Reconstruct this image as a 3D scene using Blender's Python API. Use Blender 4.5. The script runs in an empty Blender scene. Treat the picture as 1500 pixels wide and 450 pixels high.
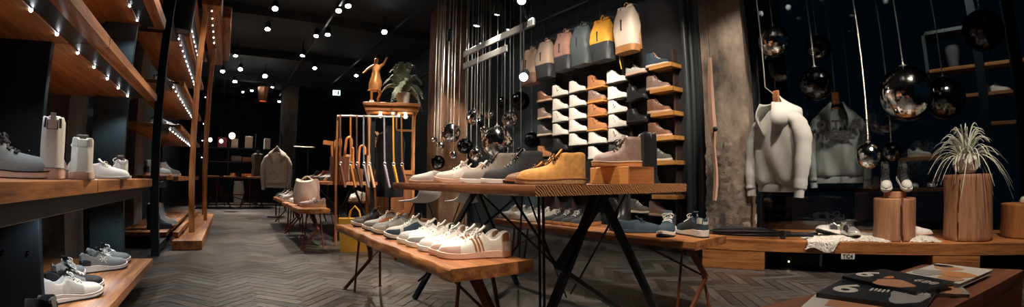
import bpy, bmesh, math, random
from mathutils import Vector as V, Matrix
R = random.Random(7)
PI = math.pi
SC = bpy.context.scene
COL = SC.collection

# ---------------------------------------------------------------- view
# The lens of the photograph is a wide, nearly stereographic one: angle = 2*atan(r / 1300 px).
F, PY, PITCH, ROLL, AD, H = 650., 225., .062, -.003, -.613, .78

def turn(d):
    cr, sr = math.cos(ROLL), math.sin(ROLL); d = (cr*d[0]+sr*d[2], d[1], -sr*d[0]+cr*d[2])
    ct, st = math.cos(PITCH), math.sin(PITCH); d = (d[0], ct*d[1]-st*d[2], st*d[1]+ct*d[2])
    c, s = math.cos(-AD), math.sin(-AD); return V((c*d[0]+s*d[1], -s*d[0]+c*d[1], d[2]))

def ray(px, py):
    x = px-750; y = PY-py; r = math.hypot(x, y); th = 2*math.atan(r/F/2); s = math.sin(th)/max(r, 1e-9)
    return turn((x*s, math.cos(th), y*s))

def on_z(px, py, z):
    d = ray(px, py); t = (z-H)/d.z; return V((d.x*t, d.y*t, z))

def on_x(px, py, x):
    d = ray(px, py); t = x/d.x; return V((x, d.y*t, H+d.z*t))

def on_y(px, py, y):
    d = ray(px, py); t = y/d.y; return V((d.x*t, y, H+d.z*t))

def at_r(px, py, r):
    d = ray(px, py); t = r/math.hypot(d.x, d.y); return V((d.x*t, d.y*t, H+d.z*t))

cd = bpy.data.cameras.new('camera'); cam = bpy.data.objects.new('camera', cd); COL.objects.link(cam); SC.camera = cam
cd.type = 'PANO'; cd.panorama_type = 'FISHEYE_LENS_POLYNOMIAL'
cd.sensor_width = 36; cd.sensor_height = 10.8; cd.sensor_fit = 'HORIZONTAL'; cd.fisheye_fov = math.radians(170)
cd.fisheye_polynomial_k0 = 0; cd.fisheye_polynomial_k1 = -0.06406787; cd.fisheye_polynomial_k2 = -2.0646750e-05
cd.fisheye_polynomial_k3 = 2.61368691e-05; cd.fisheye_polynomial_k4 = -3.7222039e-07
m4 = Matrix((turn((1, 0, 0)), turn((0, 0, 1)), -turn((0, 1, 0)))).transposed().to_4x4(); m4.translation = (0, 0, H)
cam.matrix_world = m4
cd.clip_start = .02; cd.clip_end = 200
vs = SC.view_settings; vs.view_transform = 'Standard'; vs.look = 'None'; vs.gamma = 1; vs.exposure = .05; vs.use_curve_mapping = False

# ---------------------------------------------------------------- materials
MATS = {}
def nodes(name):
    m = bpy.data.materials.new(name); m.use_nodes = True; nt = m.node_tree
    return m, nt, nt.nodes, nt.links, nt.nodes['Principled BSDF']

def mat(name, col, rough=.6, metal=0, spec=.5, bump=0, scale=40, var=0, **kw):
    if name in MATS: return MATS[name]
    m, nt, N, L, P = nodes(name); MATS[name] = m
    P.inputs['Base Color'].default_value = (*col, 1); P.inputs['Roughness'].default_value = rough
    P.inputs['Metallic'].default_value = metal; P.inputs['Specular IOR Level'].default_value = spec
    for k, v in kw.items(): P.inputs[k.replace('_', ' ')].default_value = v
    if bump or var:
        tc = N.new('ShaderNodeTexCoord'); nz = N.new('ShaderNodeTexNoise'); nz.inputs['Scale'].default_value = scale; nz.inputs['Detail'].default_value = 5
        L.new(tc.outputs['Object'], nz.inputs['Vector'])
        if bump:
            b = N.new('ShaderNodeBump'); b.inputs['Strength'].default_value = bump; b.inputs['Distance'].default_value = .01
            L.new(nz.outputs[0], b.inputs['Height']); L.new(b.outputs[0], P.inputs['Normal'])
        if var:
            r = N.new('ShaderNodeValToRGB'); r.color_ramp.elements[0].position = .3; r.color_ramp.elements[1].position = .7
            r.color_ramp.elements[0].color = (*[c*(1-var) for c in col], 1); r.color_ramp.elements[1].color = (*[min(1, c*(1+var)) for c in col], 1)
            L.new(nz.outputs[0], r.inputs[0]); L.new(r.outputs[0], P.inputs['Base Color'])
    return m

def wood(name, c1, c2, axis='y', rough=.5, fine=14, bump=.15):
    if name in MATS: return MATS[name]
    m, nt, N, L, P = nodes(name); MATS[name] = m
    tc = N.new('ShaderNodeTexCoord'); mp = N.new('ShaderNodeMapping'); nz = N.new('ShaderNodeTexNoise'); n2 = N.new('ShaderNodeTexNoise')
    s = [fine]*3; s['xyz'.index(axis)] = .9; mp.inputs['Scale'].default_value = s
    nz.inputs['Scale'].default_value = 1.3; nz.inputs['Detail'].default_value = 6; nz.inputs['Distortion'].default_value = .7
    n2.inputs['Scale'].default_value = 9; n2.inputs['Detail'].default_value = 3
    L.new(tc.outputs['Object'], mp.inputs[0]); L.new(mp.outputs[0], nz.inputs['Vector']); L.new(mp.outputs[0], n2.inputs['Vector'])
    mx = N.new('ShaderNodeMath'); mx.operation = 'MULTIPLY_ADD'; mx.inputs[1].default_value = .35; L.new(n2.outputs[0], mx.inputs[0]); 
    sc = N.new('ShaderNodeMath'); sc.operation = 'MULTIPLY'; sc.inputs[1].default_value = .7; L.new(nz.outputs[0], sc.inputs[0]); L.new(sc.outputs[0], mx.inputs[2])
    r = N.new('ShaderNodeValToRGB'); r.color_ramp.elements[0].position = .40; r.color_ramp.elements[1].position = .64
    r.color_ramp.elements[0].color = (*c1, 1); r.color_ramp.elements[1].color = (*c2, 1)
    L.new(mx.outputs[0], r.inputs[0]); L.new(r.outputs[0], P.inputs['Base Color'])
    b = N.new('ShaderNodeBump'); b.inputs['Strength'].default_value = bump; b.inputs['Distance'].default_value = .004
    L.new(mx.outputs[0], b.inputs['Height']); L.new(b.outputs[0], P.inputs['Normal'])
    P.inputs['Roughness'].default_value = rough
    return m

def glow(name, col, st):
    if name in MATS: return MATS[name]
    m, nt, N, L, P = nodes(name); MATS[name] = m
    P.inputs['Base Color'].default_value = (*[c*.5 for c in col], 1); P.inputs['Emission Color'].default_value = (*col, 1); P.inputs['Emission Strength'].default_value = st
    return m

def glass(name, col=(1, 1, 1), ior=1.45, rough=0):
    if name in MATS: return MATS[name]
    m, nt, N, L, P = nodes(name); MATS[name] = m
    P.inputs['Base Color'].default_value = (*col, 1); P.inputs['Transmission Weight'].default_value = 1; P.inputs['IOR'].default_value = ior; P.inputs['Roughness'].default_value = rough
    return m

OAK = {a: wood('oiled_oak_'+a, (.17, .055, .018), (.52, .22, .075), a, .45) for a in 'xyz'}
DARKOAK = {a: wood('brown_oak_'+a, (.10, .034, .014), (.28, .105, .04), a, .5) for a in 'xyz'}
PINE = {a: wood('honey_pine_'+a, (.46, .20, .05), (.70, .36, .11), a, .45) for a in 'xyz'}
REDWOOD = {a: wood('red_brown_wood_'+a, (.10, .035, .02), (.24, .09, .05), a, .4) for a in 'xyz'}
STUMP = wood('stump_wood', (.27, .115, .06), (.52, .27, .15), 'z', .6, 9)
STEEL = mat('black_steel', (.014, .022, .029), .45, .3, .5)
LITPLATE = mat('lit_steel_plate', (.035, .055, .065), .42, .5, .5, var=.25, scale=3)  # lamp light on the far upright is put into this lighter teal colour
RUST = mat('rust_red_steel', (.17, .05, .025), .5, .4, bump=.1, scale=60)
BLACKCEIL = mat('black_ceiling_paint', (.012, .016, .022), .8)
NIGHT = mat('dark_wall_paint', (.022, .042, .058), .7, var=.3, scale=2)
MIRROR = mat('mirror_tiles', (.88, .90, .90), .075, 1)
DARKMIRROR = mat('black_mirror_tiles', (.06, .066, .075), .10, 1)
CHROME = mat('chain_metal', (.72, .72, .7), .35, 1)
WHITE_L = mat('white_leather', (.80, .78, .74), .5, bump=.08, scale=90)
CREAM = mat('cream_rubber', (.74, .66, .55), .6)
PINKSOLE = mat('blush_rubber', (.72, .48, .38), .6)
WHITE_R = mat('white_rubber', (.74, .73, .70), .55)
LACE_W = mat('white_lace', (.8, .79, .75), .8)
LACE_B = mat('black_lace', (.02, .02, .022), .8)
LACE_BR = mat('brown_lace', (.12, .06, .035), .8)
GREY_S = mat('grey_suede', (.27, .28, .28), .9, bump=.2, scale=160)
LGREY = mat('light_grey_suede', (.50, .50, .48), .9, bump=.15, scale=160)
BLACK_L = mat('black_leather', (.016, .018, .022), .4, bump=.1, scale=70)
BLACK_C = mat('black_canvas', (.03, .032, .038), .85, bump=.2, scale=200)
GREY_C = mat('charcoal_canvas', (.10, .095, .09), .9, bump=.2, scale=200)
NAVY = mat('navy_suede', (.03, .055, .085), .85, bump=.15, scale=160)
TAN = mat('tan_suede', (.66, .33, .09), .85, bump=.25, scale=50, var=.15)
BROWN = mat('brown_leather', (.22, .105, .06), .5, bump=.15, scale=45, var=.2)
MAUVE = mat('taupe_leather', (.25, .17, .145), .45, bump=.2, scale=35, var=.2)
RUSSET = mat('russet_suede', (.42, .18, .075), .8, bump=.2, scale=80, var=.15)
COGNAC = mat('cognac_leather', (.45, .21, .08), .5)
GUM = mat('gum_rubber', (.40, .19, .08), .6)
CREPE = mat('crepe_rubber', (.42, .25, .12), .8, bump=.3, scale=120)
DARKSOLE = mat('black_rubber', (.02, .02, .022), .7)
SILVER = mat('silver_leather', (.55, .54, .52), .3, .6)
PINKL = mat('dusty_pink_leather', (.62, .42, .35), .6)
ORANGE_S = mat('orange_suede', (.62, .27, .10), .85)

# ---------------------------------------------------------------- mesh tools
class B:
    def __init__(s): s.v = []; s.f = []; s.m = []; s.mi = 0
    def add(s, vs, fs):
        o = len(s.v); s.v += [tuple(v) for v in vs]; s.f += [tuple(i+o for i in f) for f in fs]; s.m += [s.mi]*len(fs); return s
    def box(s, x0, x1, y0, y1, z0, z1, bev=0):
        return s.obox(((x0+x1)/2, (y0+y1)/2, (z0+z1)/2), (abs(x1-x0), abs(y1-y0), abs(z1-z0)), None, bev)
    def obox(s, c, d, M=None, bev=0):
        c = V(c); x, y, z = [k/2 for k in d]
        if not bev:
            P = [(-x, -y, -z), (x, -y, -z), (x, y, -z), (-x, y, -z), (-x, -y, z), (x, -y, z), (x, y, z), (-x, y, z)]
            Fc = [(0, 3, 2, 1), (4, 5, 6, 7), (0, 1, 5, 4), (1, 2, 6, 5), (2, 3, 7, 6), (3, 0, 4, 7)]
        else:
            b = min(bev, x*.9, y*.9, z*.9); P = []
            for zz, i in ((-z, b), (-z+b, 0), (z-b, 0), (z, b)):
                P += [(-x+i+b, -y+i, zz), (x-i-b, -y+i, zz), (x-i, -y+i+b, zz), (x-i, y-i-b, zz), (x-i-b, y-i, zz), (-x+i+b, y-i, zz), (-x+i, y-i-b, zz), (-x+i, -y+i+b, zz)]
            Fc = [tuple(range(7, -1, -1)), tuple(range(24, 32))]
            for k in range(3):
                for j in range(8): Fc.append((k*8+j, k*8+(j+1) % 8, k*8+8+(j+1) % 8, k*8+8+j))
        Pv = [c+(M@V(p) if M else V(p)) for p in P]
        return s.add(Pv, Fc)
    def bar(s, p, q, w, h=None, up=(0, 0, 1)):
        p, q = V(p), V(q); d = q-p; L = d.length; d.normalize(); u = V(up)
        if abs(d.dot(u)) > .98: u = V((0, 1, 0))
        a = d.cross(u).normalized(); u = a.cross(d)
        return s.obox((p+q)/2, (w, L, h or w), Matrix((a, d, u)).transposed())
    def loft(s, rings, close=True, cap0=True, cap1=True):
        n = len(rings[0]); P = [p for r in rings for p in r]; Fc = []
        for i in range(len(rings)-1):
            for j in range(n if close else n-1): Fc.append((i*n+j, i*n+(j+1) % n, i*n+n+(j+1) % n, i*n+n+j))
        if close and cap0: Fc.append(tuple(range(n-1, -1, -1)))
        if close and cap1: Fc.append(tuple(range((len(rings)-1)*n, len(rings)*n)))
        return s.add(P, Fc)
    def tube(s, pts, r, n=8, flat=1):
        pts = [V(p) for p in pts]; rs = r if isinstance(r, (list, tuple)) else [r]*len(pts); rings = []; u = None
        for i, p in enumerate(pts):
            t = (pts[min(i+1, len(pts)-1)]-pts[max(i-1, 0)]).normalized()
            if u is None: u = V((0, 0, 1)) if abs(t.z) < .9 else V((1, 0, 0))
            a = t.cross(u)
            if a.length < 1e-4: a = t.orthogonal()
            a.normalize(); u = a.cross(t).normalized()
            rings.append([p+(a*math.cos(k*2*PI/n)+u*math.sin(k*2*PI/n)*flat)*rs[i] for k in range(n)])
        return s.loft(rings)
    def lathe(s, prof, n=24, c=(0, 0, 0), fn=None):
        rings = []
        for i, (r, z) in enumerate(prof):
            ring = []
            for k in range(n):
                a = k*2*PI/n; rr = r*(fn(a, z) if fn else 1); ring.append((c[0]+rr*math.cos(a), c[1]+rr*math.sin(a), c[2]+z))
            rings.append(ring)
        return s.loft(rings)
    def ball(s, c, r, n=24, m=12):
        return s.lathe([(max(1e-4, r*math.sin(PI*i/m)), -r*math.cos(PI*i/m)) for i in range(m+1)], n, c)
    def prism(s, outline, z0, z1):
        n = len(outline); return s.loft([[(x, y, z0) for x, y in outline], [(x, y, z1) for x, y in outline]])
    def mesh(s, name, mats, smooth=True, angle=40):
        me = bpy.data.meshes.new(name); me.from_pydata(s.v, [], s.f)
        for m in (mats if isinstance(mats, (list, tuple)) else [mats]): me.materials.append(m)
        if s.mi or any(s.m): me.polygons.foreach_set('material_index', s.m)
        if smooth: me.shade_smooth(); me.set_sharp_from_angle(angle=math.radians(angle))
        else: me.shade_flat()
        me.update(); return me

def link(name, me, parent=None, loc=None, rz=0, label=None):
    o = bpy.data.objects.new(name, me); COL.objects.link(o)
    if parent: o.parent = parent
    if loc is not None: o.location = loc
    if rz: o.rotation_euler = (0, 0, rz)
    if label: o['label'] = label
    return o

def part(name, b, mats, parent, label=None, smooth=True, angle=40):
    return link(name, b.mesh(name, mats, smooth, angle) if isinstance(b, B) else b, parent, label=label)

def tag(o, label, cat, group=None):
    o['label'] = label; o['category'] = cat
    if group: o['group'] = group
    return o

def thing(name, label, cat, loc=(0, 0, 0), rz=0, group=None):
    o = bpy.data.objects.new(name, None); COL.objects.link(o); o.location = loc; o.rotation_euler = (0, 0, rz); o.empty_display_size = .1
    return tag(o, label, cat, group)

def solo(name, b, mats, label, cat, loc=(0, 0, 0), rz=0, group=None, smooth=True, angle=40):
    return tag(link(name, b.mesh(name, mats, smooth, angle), None, loc, rz), label, cat, group)

def struct(name, b, mats, smooth=False, parent=None):
    o = link(name, b.mesh(name, mats, smooth), parent); 
    if not parent: o['kind'] = 'structure'
    return o

def dup(root, loc, rz, label, group=None):
    r = root.copy(); COL.objects.link(r); r.location = loc; r.rotation_euler = (0, 0, rz); r['label'] = label
    if group: r['group'] = group
    for ch in list(root.children):
        c = ch.copy(); COL.objects.link(c); c.parent = r
        for g in list(ch.children):
            d = g.copy(); COL.objects.link(d); d.parent = c
    return r

def lerp(keys, t):
    if t <= keys[0][0]: return keys[0][1]
    for (a, x), (b, y) in zip(keys, keys[1:]):
        if t <= b:
            k = (t-a)/(b-a); k = k*k*(3-2*k)*.5+k*.5; return x+(y-x)*k
    return keys[-1][1]

def lin(keys, t):
    if t <= keys[0][0]: return keys[0][1]
    for (a, x), (b, y) in zip(keys, keys[1:]):
        if t <= b: return x+(y-x)*(t-a)/(b-a)
    return keys[-1][1]
def light(name, kind, loc, energy, col, parent=None, target=None, size=.05, angle=60, blend=.5):
    l = bpy.data.lights.new(name, kind); l.energy = energy; l.color = col
    if kind != 'SUN': l.shadow_soft_size = size
    if kind == 'SPOT': l.spot_size = math.radians(angle); l.spot_blend = blend
    o = bpy.data.objects.new(name, l); COL.objects.link(o); o.location = loc
    if target is not None: o.rotation_euler = (V(target)-V(loc)).to_track_quat('-Z', 'Y').to_euler()
    if parent:
        o.parent = parent; o.matrix_parent_inverse = Matrix.LocRotScale(parent.location, parent.rotation_euler, None).inverted()
    return o
# ---------------------------------------------------------------- shoes
WK = [(0, .015), (.02, .024), (.06, .030), (.12, .033), (.25, .035), (.38, .036), (.5, .041), (.62, .047), (.74, .050), (.84, .046), (.92, .036), (.97, .022), (1, .004)]
SHAPES = {   # height keys above the sole, end of the opening, sole height heel/toe
 'low':    dict(h=[(0, .066), (.03, .073), (.08, .075), (.14, .064), (.21, .046), (.29, .045), (.35, .060), (.40, .080), (.46, .076), (.58, .059), (.70, .046), (.82, .040), (.92, .032), (.97, .020), (1, .004)], op=.40, s0=.030, s1=.024, spring=.006),
 'runner': dict(h=[(0, .060), (.03, .067), (.08, .072), (.14, .060), (.22, .044), (.30, .046), (.35, .060), (.40, .082), (.46, .080), (.58, .064), (.70, .050), (.82, .042), (.92, .031), (.97, .018), (1, .003)], op=.40, s0=.042, s1=.026, spring=.014),
 'chukka': dict(h=[(0, .102), (.03, .108), (.10, .110), (.22, .106), (.34, .108), (.40, .104), (.46, .084), (.55, .066), (.66, .056), (.78, .050), (.88, .043), (.94, .034), (.975, .02), (1, .004)], op=.39, s0=.026, s1=.020, spring=.006),
 'boot':   dict(h=[(0, .122), (.03, .128), (.10, .130), (.22, .128), (.34, .128), (.40, .118), (.46, .094), (.55, .073), (.66, .060), (.78, .052), (.88, .045), (.94, .036), (.975, .022), (1, .004)], op=.39, s0=.030, s1=.024, spring=.004),
 'high':   dict(h=[(0, .146), (.03, .152), (.10, .156), (.22, .146), (.34, .150), (.40, .145), (.46, .110), (.55, .080), (.66, .060), (.78, .048), (.88, .042), (.94, .032), (.975, .02), (1, .004)], op=.39, s0=.034, s1=.028, spring=.006),
 'tall':   dict(h=[(0, .228), (.03, .235), (.10, .245), (.22, .24), (.34, .235), (.39, .19), (.43, .12), (.50, .085), (.6, .07), (.7, .058), (.82, .048), (.92, .038), (.97, .022), (1, .004)], op=.385, s0=.034, s1=.022, spring=.006),
 'loafer': dict(h=[(0, .053), (.03, .058), (.12, .058), (.26, .048), (.38, .056), (.46, .064), (.54, .062), (.64, .053), (.76, .045), (.88, .036), (.95, .026), (.98, .015), (1, .004)], op=.47, s0=.020, s1=.014, spring=.006),
}
TS = [0, .012, .03, .06, .10, .15, .20, .25, .30, .34, .37, .39, .41, .43, .46, .50, .55, .60, .65, .70, .76, .82, .87, .91, .945, .97, .988, 1]
K1, K2 = 9, 6

class Last:
    """One shoe form: ring(t) gives half a cross-section from the feather edge over the top to the middle."""
    def __init__(s, kind, L): s.k = SHAPES[kind]; s.L = L; s.kind = kind; s.sc = L/.29
    def sole(s, t): k = s.k; return lin([(0, k['s0']), (.3, k['s0']), (.6, k['s1']), (1, k['s1'])], t)*s.sc
    def toe(s, t): return s.k['spring']*max(0, (t-.72)/.28)**2*s.sc
    def cx(s, t): return .007*math.sin(PI*min(1, max(0, (t-.35)/.65)))*s.sc
    def w(s, t): return lerp(WK, t)*s.sc
    def ring(s, t):
        w, h, op = s.w(t), lerp(s.k['h'], t)*s.sc, s.k['op']; z0 = s.sole(t)-.003+s.toe(t); out = []
        if .012 < t < op:
            q = (t-.02-(op-.02)/2)/((op-.02)/2); wc = max(.004, .034*math.sqrt(max(.02, 1-q*q)))*s.sc
            wo = min(wc+.006*s.sc, max(w, wc))
            for i in range(K1):
                u = i/(K1-1); bulge = .002*math.sin(PI*u)
                out.append((w+(wo-w)*u**.8+bulge, z0+h*u))
            iw = wc-.003*s.sc
            out += [((wo+iw)/2, z0+h+.003), (iw, z0+h-.004), (iw*.95, z0+h*.55), (iw*.95, z0+.018), (iw*.6, z0+.012), (0, z0+.012)]
        elif t <= .012:
            for i in range(K1): u = i/(K1-1); out.append((w*(1-.10*u), z0+h*u))
            out += [(w*.9*(1-(j+1)/K2), z0+h+.002) for j in range(K2)]
        else:
            n = K1+K2
            ridge = lin([(0, .9), (op, 1.5), (.55, 1.15), (.7, .85), (1, .8)], t); ez = .8
            for i in range(n):
                a = PI/2*(1-i/(n-1)); out.append((w*math.sin(a)**ridge if a > 0 else 0, z0+h*max(0, math.cos(a))**ez))
        return out
    def at(s, t, u, side, off=0):
        """Point on the skin: u 0 at the sole, 1 over the middle."""
        def raw(t, u):
            r = s.ring(t); f = u*(len(r)-1); i = min(len(r)-2, int(f)); f -= i
            return V(((t-.5)*s.L, side*(r[i][0]+(r[i+1][0]-r[i][0])*f)+s.cx(t), r[i][1]+(r[i+1][1]-r[i][1])*f))
        p = raw(t, u)
        if off:
            e = .02; du = raw(t, min(1, u+e))-raw(t, max(0, u-e)); dt = raw(min(1, t+e), u)-raw(max(0, t-e), u)
            n = du.cross(dt)*side
            if n.length > 1e-9: p = p+n.normalized()*off
        return p

def upper_b(l):
    b = B(); rings = []
    for t in TS:
        r = l.ring(t); x = (t-.5)*l.L; c = l.cx(t)
        rings.append([(x, y+c, z) for y, z in r]+[(x, -y+c, z) for y, z in r[-2::-1]])
    b.loft(rings, close=False); b.f.append(tuple(range(len(rings[0])))); b.m.append(0); return b

def sole_b(l, thick=1, flare=.004, groove=False):
    b = B(); rings = []
    for t in TS:
        w = l.w(t)+flare; z1 = l.sole(t)+l.toe(t); z0 = l.toe(t); x = (t-.5)*l.L*1.035+.002; c = l.cx(t); e = min(.004, w*.4); d = (z1-z0)
        half = [(w-e, z0), (w, z0+e), (w, z0+d*.5), (w-(.0025 if groove else 0), z0+d*.55), (w, z1-e*.5), (w-e, z1)]
        rings.append([(x, y+c, z) for y, z in half]+[(x, -y+c, z) for y, z in half[::-1]])
    b.loft(rings); return b

def outsole_b(l):
    b = B(); rings = []
    for t in TS:
        w = l.w(t)+.0046; z0 = l.toe(t)-.0005; x = (t-.5)*l.L*1.04+.002; c = l.cx(t); d = .008*l.sc
        rings.append([(x, w+c, z0), (x, w+c, z0+d), (x, -w+c, z0+d), (x, -w+c, z0)])
    b.loft(rings); return b

def grid_b(rows, flip=False):
    b = B(); n = len(rows[0]); P = [p for r in rows for p in r]
    b.add(P, [((i*n+j, i*n+j+1, (i+1)*n+j+1, (i+1)*n+j)[::-1 if flip else 1]) for i in range(len(rows)-1) for j in range(n-1)]); return b
def patch_b(l, t0, t1, u0, u1, off=.0018, nt=8, nu=6, wrap=None, sd=1):
    T_ = [t0+(t1-t0)*i/nt for i in range(nt+1)]; U = [u0+(u1-u0)*j/nu for j in range(nu+1)]
    if wrap == 'heel': return grid_b([[l.at(t, u, 1, off) for u in U] for t in T_[::-1]]+[[l.at(t, u, -1, off) for u in U] for t in T_])
    if wrap == 'toe': return grid_b([[l.at(t, u, 1, off) for u in U] for t in T_]+[[l.at(t, u, -1, off) for u in U] for t in T_[::-1]])
    if wrap == 'top': return grid_b([[l.at(t, u, 1, off) for u in U]+[l.at(t, u, -1, off) for u in U[-2::-1]] for t in T_])
    return grid_b([[l.at(t, u, sd, off) for u in U] for t in T_])

def strip_b(l, lines, wd, sides=(1, -1)):
    b = B()
    for sd in sides:
        for ln in lines:
            pts = []
            for (ta, ua), (tb, ub) in zip(ln, ln[1:]):
                pts += [l.at(ta+(tb-ta)*k/5, ua+(ub-ua)*k/5, sd, .0005) for k in range(6)]
            b.tube(pts, wd, 6)
    return b

def lace_b(l, t0, t1, n, r=.0026, bow=True, span=.62):
    b = B()
    for i in range(n):
        t = t0+(t1-t0)*i/(n-1); pts = []
        for k in range(9):
            q = -1+2*k/8; sd = 1 if q >= 0 else -1
            pts.append(l.at(t+(.012*q if i % 2 else -.012*q), 1-abs(q)*(1-span), sd, .0035))
        b.tube(pts, r*l.sc, 6)
    if bow:
        c = l.at(t0, 1, 1, .006)
        for sd in (1, -1):
            lp = [c+V((.004*math.sin(a)+.006*(1-math.cos(a)), sd*(.018*(1-math.cos(a))/1.0), .010*math.sin(a)-.003*(1-math.cos(a))))*l.sc for a in [k*2*PI/10 for k in range(11)]]
            b.tube(lp, r*.9*l.sc, 5)
            b.tube([c, c+V((.012, sd*.016, -.004)), c+V((.026, sd*.030, -.022))], r*.8*l.sc, 5)
    return b

def tongue_b(l, rise=.022):
    b = B(); op = l.k['op']; a = l.at(op+.09, 1, 1, .001); c = l.at(op+.01, 1, 1, .002); s = l.sc
    tip = c+V((-.016, 0, rise))*s; rings = []
    for k in range(7):
        q = k/6; p = a*(1-q)**2+c*2*q*(1-q)+tip*q*q; w = (.016+.008*q)*s*(1 if k < 6 else .8)
        d = ((c-a)*(1-q)+(tip-c)*q).normalized(); n = V((-d.z, 0, d.x))
        rings.append([p+V((0, w*x, 0))+n*(.004*y-.004*x*x)*s for x, y in ((-1, 0), (-.6, 1), (.6, 1), (1, 0), (.6, -1), (-.6, -1))])
    b.loft(rings); return b

def pull_b(l):
    b = B(); c = V((-.5*l.L-.001, 0, l.ring(.03)[K1-1][1])); s = l.sc
    b.bar(c+V((-.003, 0, -.022))*s, c+V((0, 0, .014))*s, .016*s, .003*s, (1, 0, 0)); b.bar(c+V((0, 0, .014))*s, c+V((.012, 0, .004))*s, .016*s, .003*s, (1, 0, 0)); return b

SHOES = {}
def shoe_parts(kind, L, spec):
    key = (kind, L, spec['id'])
    if key in SHOES: return SHOES[key]
    l = Last(kind, L); op = l.k['op']; P = []
    P.append(('sole', sole_b(l, groove=spec.get('groove', False)).mesh('sole', spec['sole'])))
    P.append(('upper', upper_b(l).mesh('upper', spec['upper'], angle=60)))
    if 'out' in spec: P.append(('outsole', outsole_b(l).mesh('outsole', spec['out'])))
    if 'lace' in spec:
        P.append(('laces', lace_b(l, op+.035, spec.get('lace_end', .62), spec.get('rows', 6), spec.get('lr', .0026), spec.get('bow', True)).mesh('laces', spec['lace'])))
    if spec.get('tongue'): P.append(('tongue', tongue_b(l, spec.get('rise', .022)).mesh('tongue', spec['tongue'])))
    if 'heel' in spec: P.append(('heel_tab', patch_b(l, .0, spec.get('ht', .12), spec.get('hu', .32), .57, wrap='heel').mesh('heel_tab', spec['heel'])))
    if 'counter' in spec: P.append(('heel_counter', patch_b(l, .0, .17, .0, .30, wrap='heel').mesh('heel_counter', spec['counter'])))
    if 'cap' in spec: P.append(('toe_cap', patch_b(l, spec.get('cap0', .80), .985, .0, 1, .0016, wrap='top', nu=10).mesh('toe_cap', spec['cap'])))
    if 'guard' in spec: P.append(('toe_guard', patch_b(l, .70, .985, .0, .42, .0016, wrap='toe').mesh('toe_guard', spec['guard'])))
    if 'side' in spec: P += [('side_panel', patch_b(l, .30, .64, .04, .46, .0016, sd=d).mesh('side_panel', spec['side'])) for d in (1, -1)]
    if 'stripes' in spec: P += [('side_stripe', strip_b(l, [[(.38+.05*k, .03), (.455+.045*k, .54+.05*k)]], .0045*l.sc, (d,)).mesh('side_stripe', spec['stripes'])) for d in (1, -1) for k in range(3)]
    if 'mark' in spec: P += [('side_mark', strip_b(l, [[(.34, .44), (.40, .14), (.48, .40)]], .0042*l.sc, (d,)).mesh('side_mark', spec['mark'])) for d in (1, -1)]
    if 'emblem' in spec: P += [('side_emblem', strip_b(l, [[(.40, .14), (.50, .44)], [(.50, .12), (.40, .42)], [(.37, .28), (.53, .28)]], .0034*l.sc, (d,)).mesh('side_emblem', spec['emblem'])) for d in (1, -1)]
    if 'elastic' in spec: P += [('elastic_panel', patch_b(l, .14, .30, .22, .55, .0016, sd=d).mesh('elastic_panel', spec['elastic'])) for d in (1, -1)]
    if 'pull' in spec: P.append(('pull_tab', pull_b(l).mesh('pull_tab', spec['pull'])))
    if 'welt' in spec:
        b = B(); rings = []
        for t in TS:
            w = l.w(t)+.006; z = l.sole(t)+l.toe(t); x = (t-.5)*l.L*1.045+.002; c = l.cx(t)
            rings.append([(x, w+c, z-.002), (x, w+c, z+.002), (x, -w+c, z+.002), (x, -w+c, z-.002)])
        P.append(('welt', b.loft(rings).mesh('welt', spec['welt'])))
    SHOES[key] = P
    return P

PLAIN = {'sole': None, 'upper': None, 'laces': None, 'outsole': None, 'tongue': None, 'welt': None}
def shoe(name, kind, spec, loc, toe, label, group=None, L=.29, pitch=0, roll=0, cat='shoe'):
    root = thing(name, label, cat, loc, 0, group); root.rotation_euler = (roll, pitch, toe)
    for pn, me in shoe_parts(kind, L, spec): link(pn, me, root)
    return root

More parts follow.
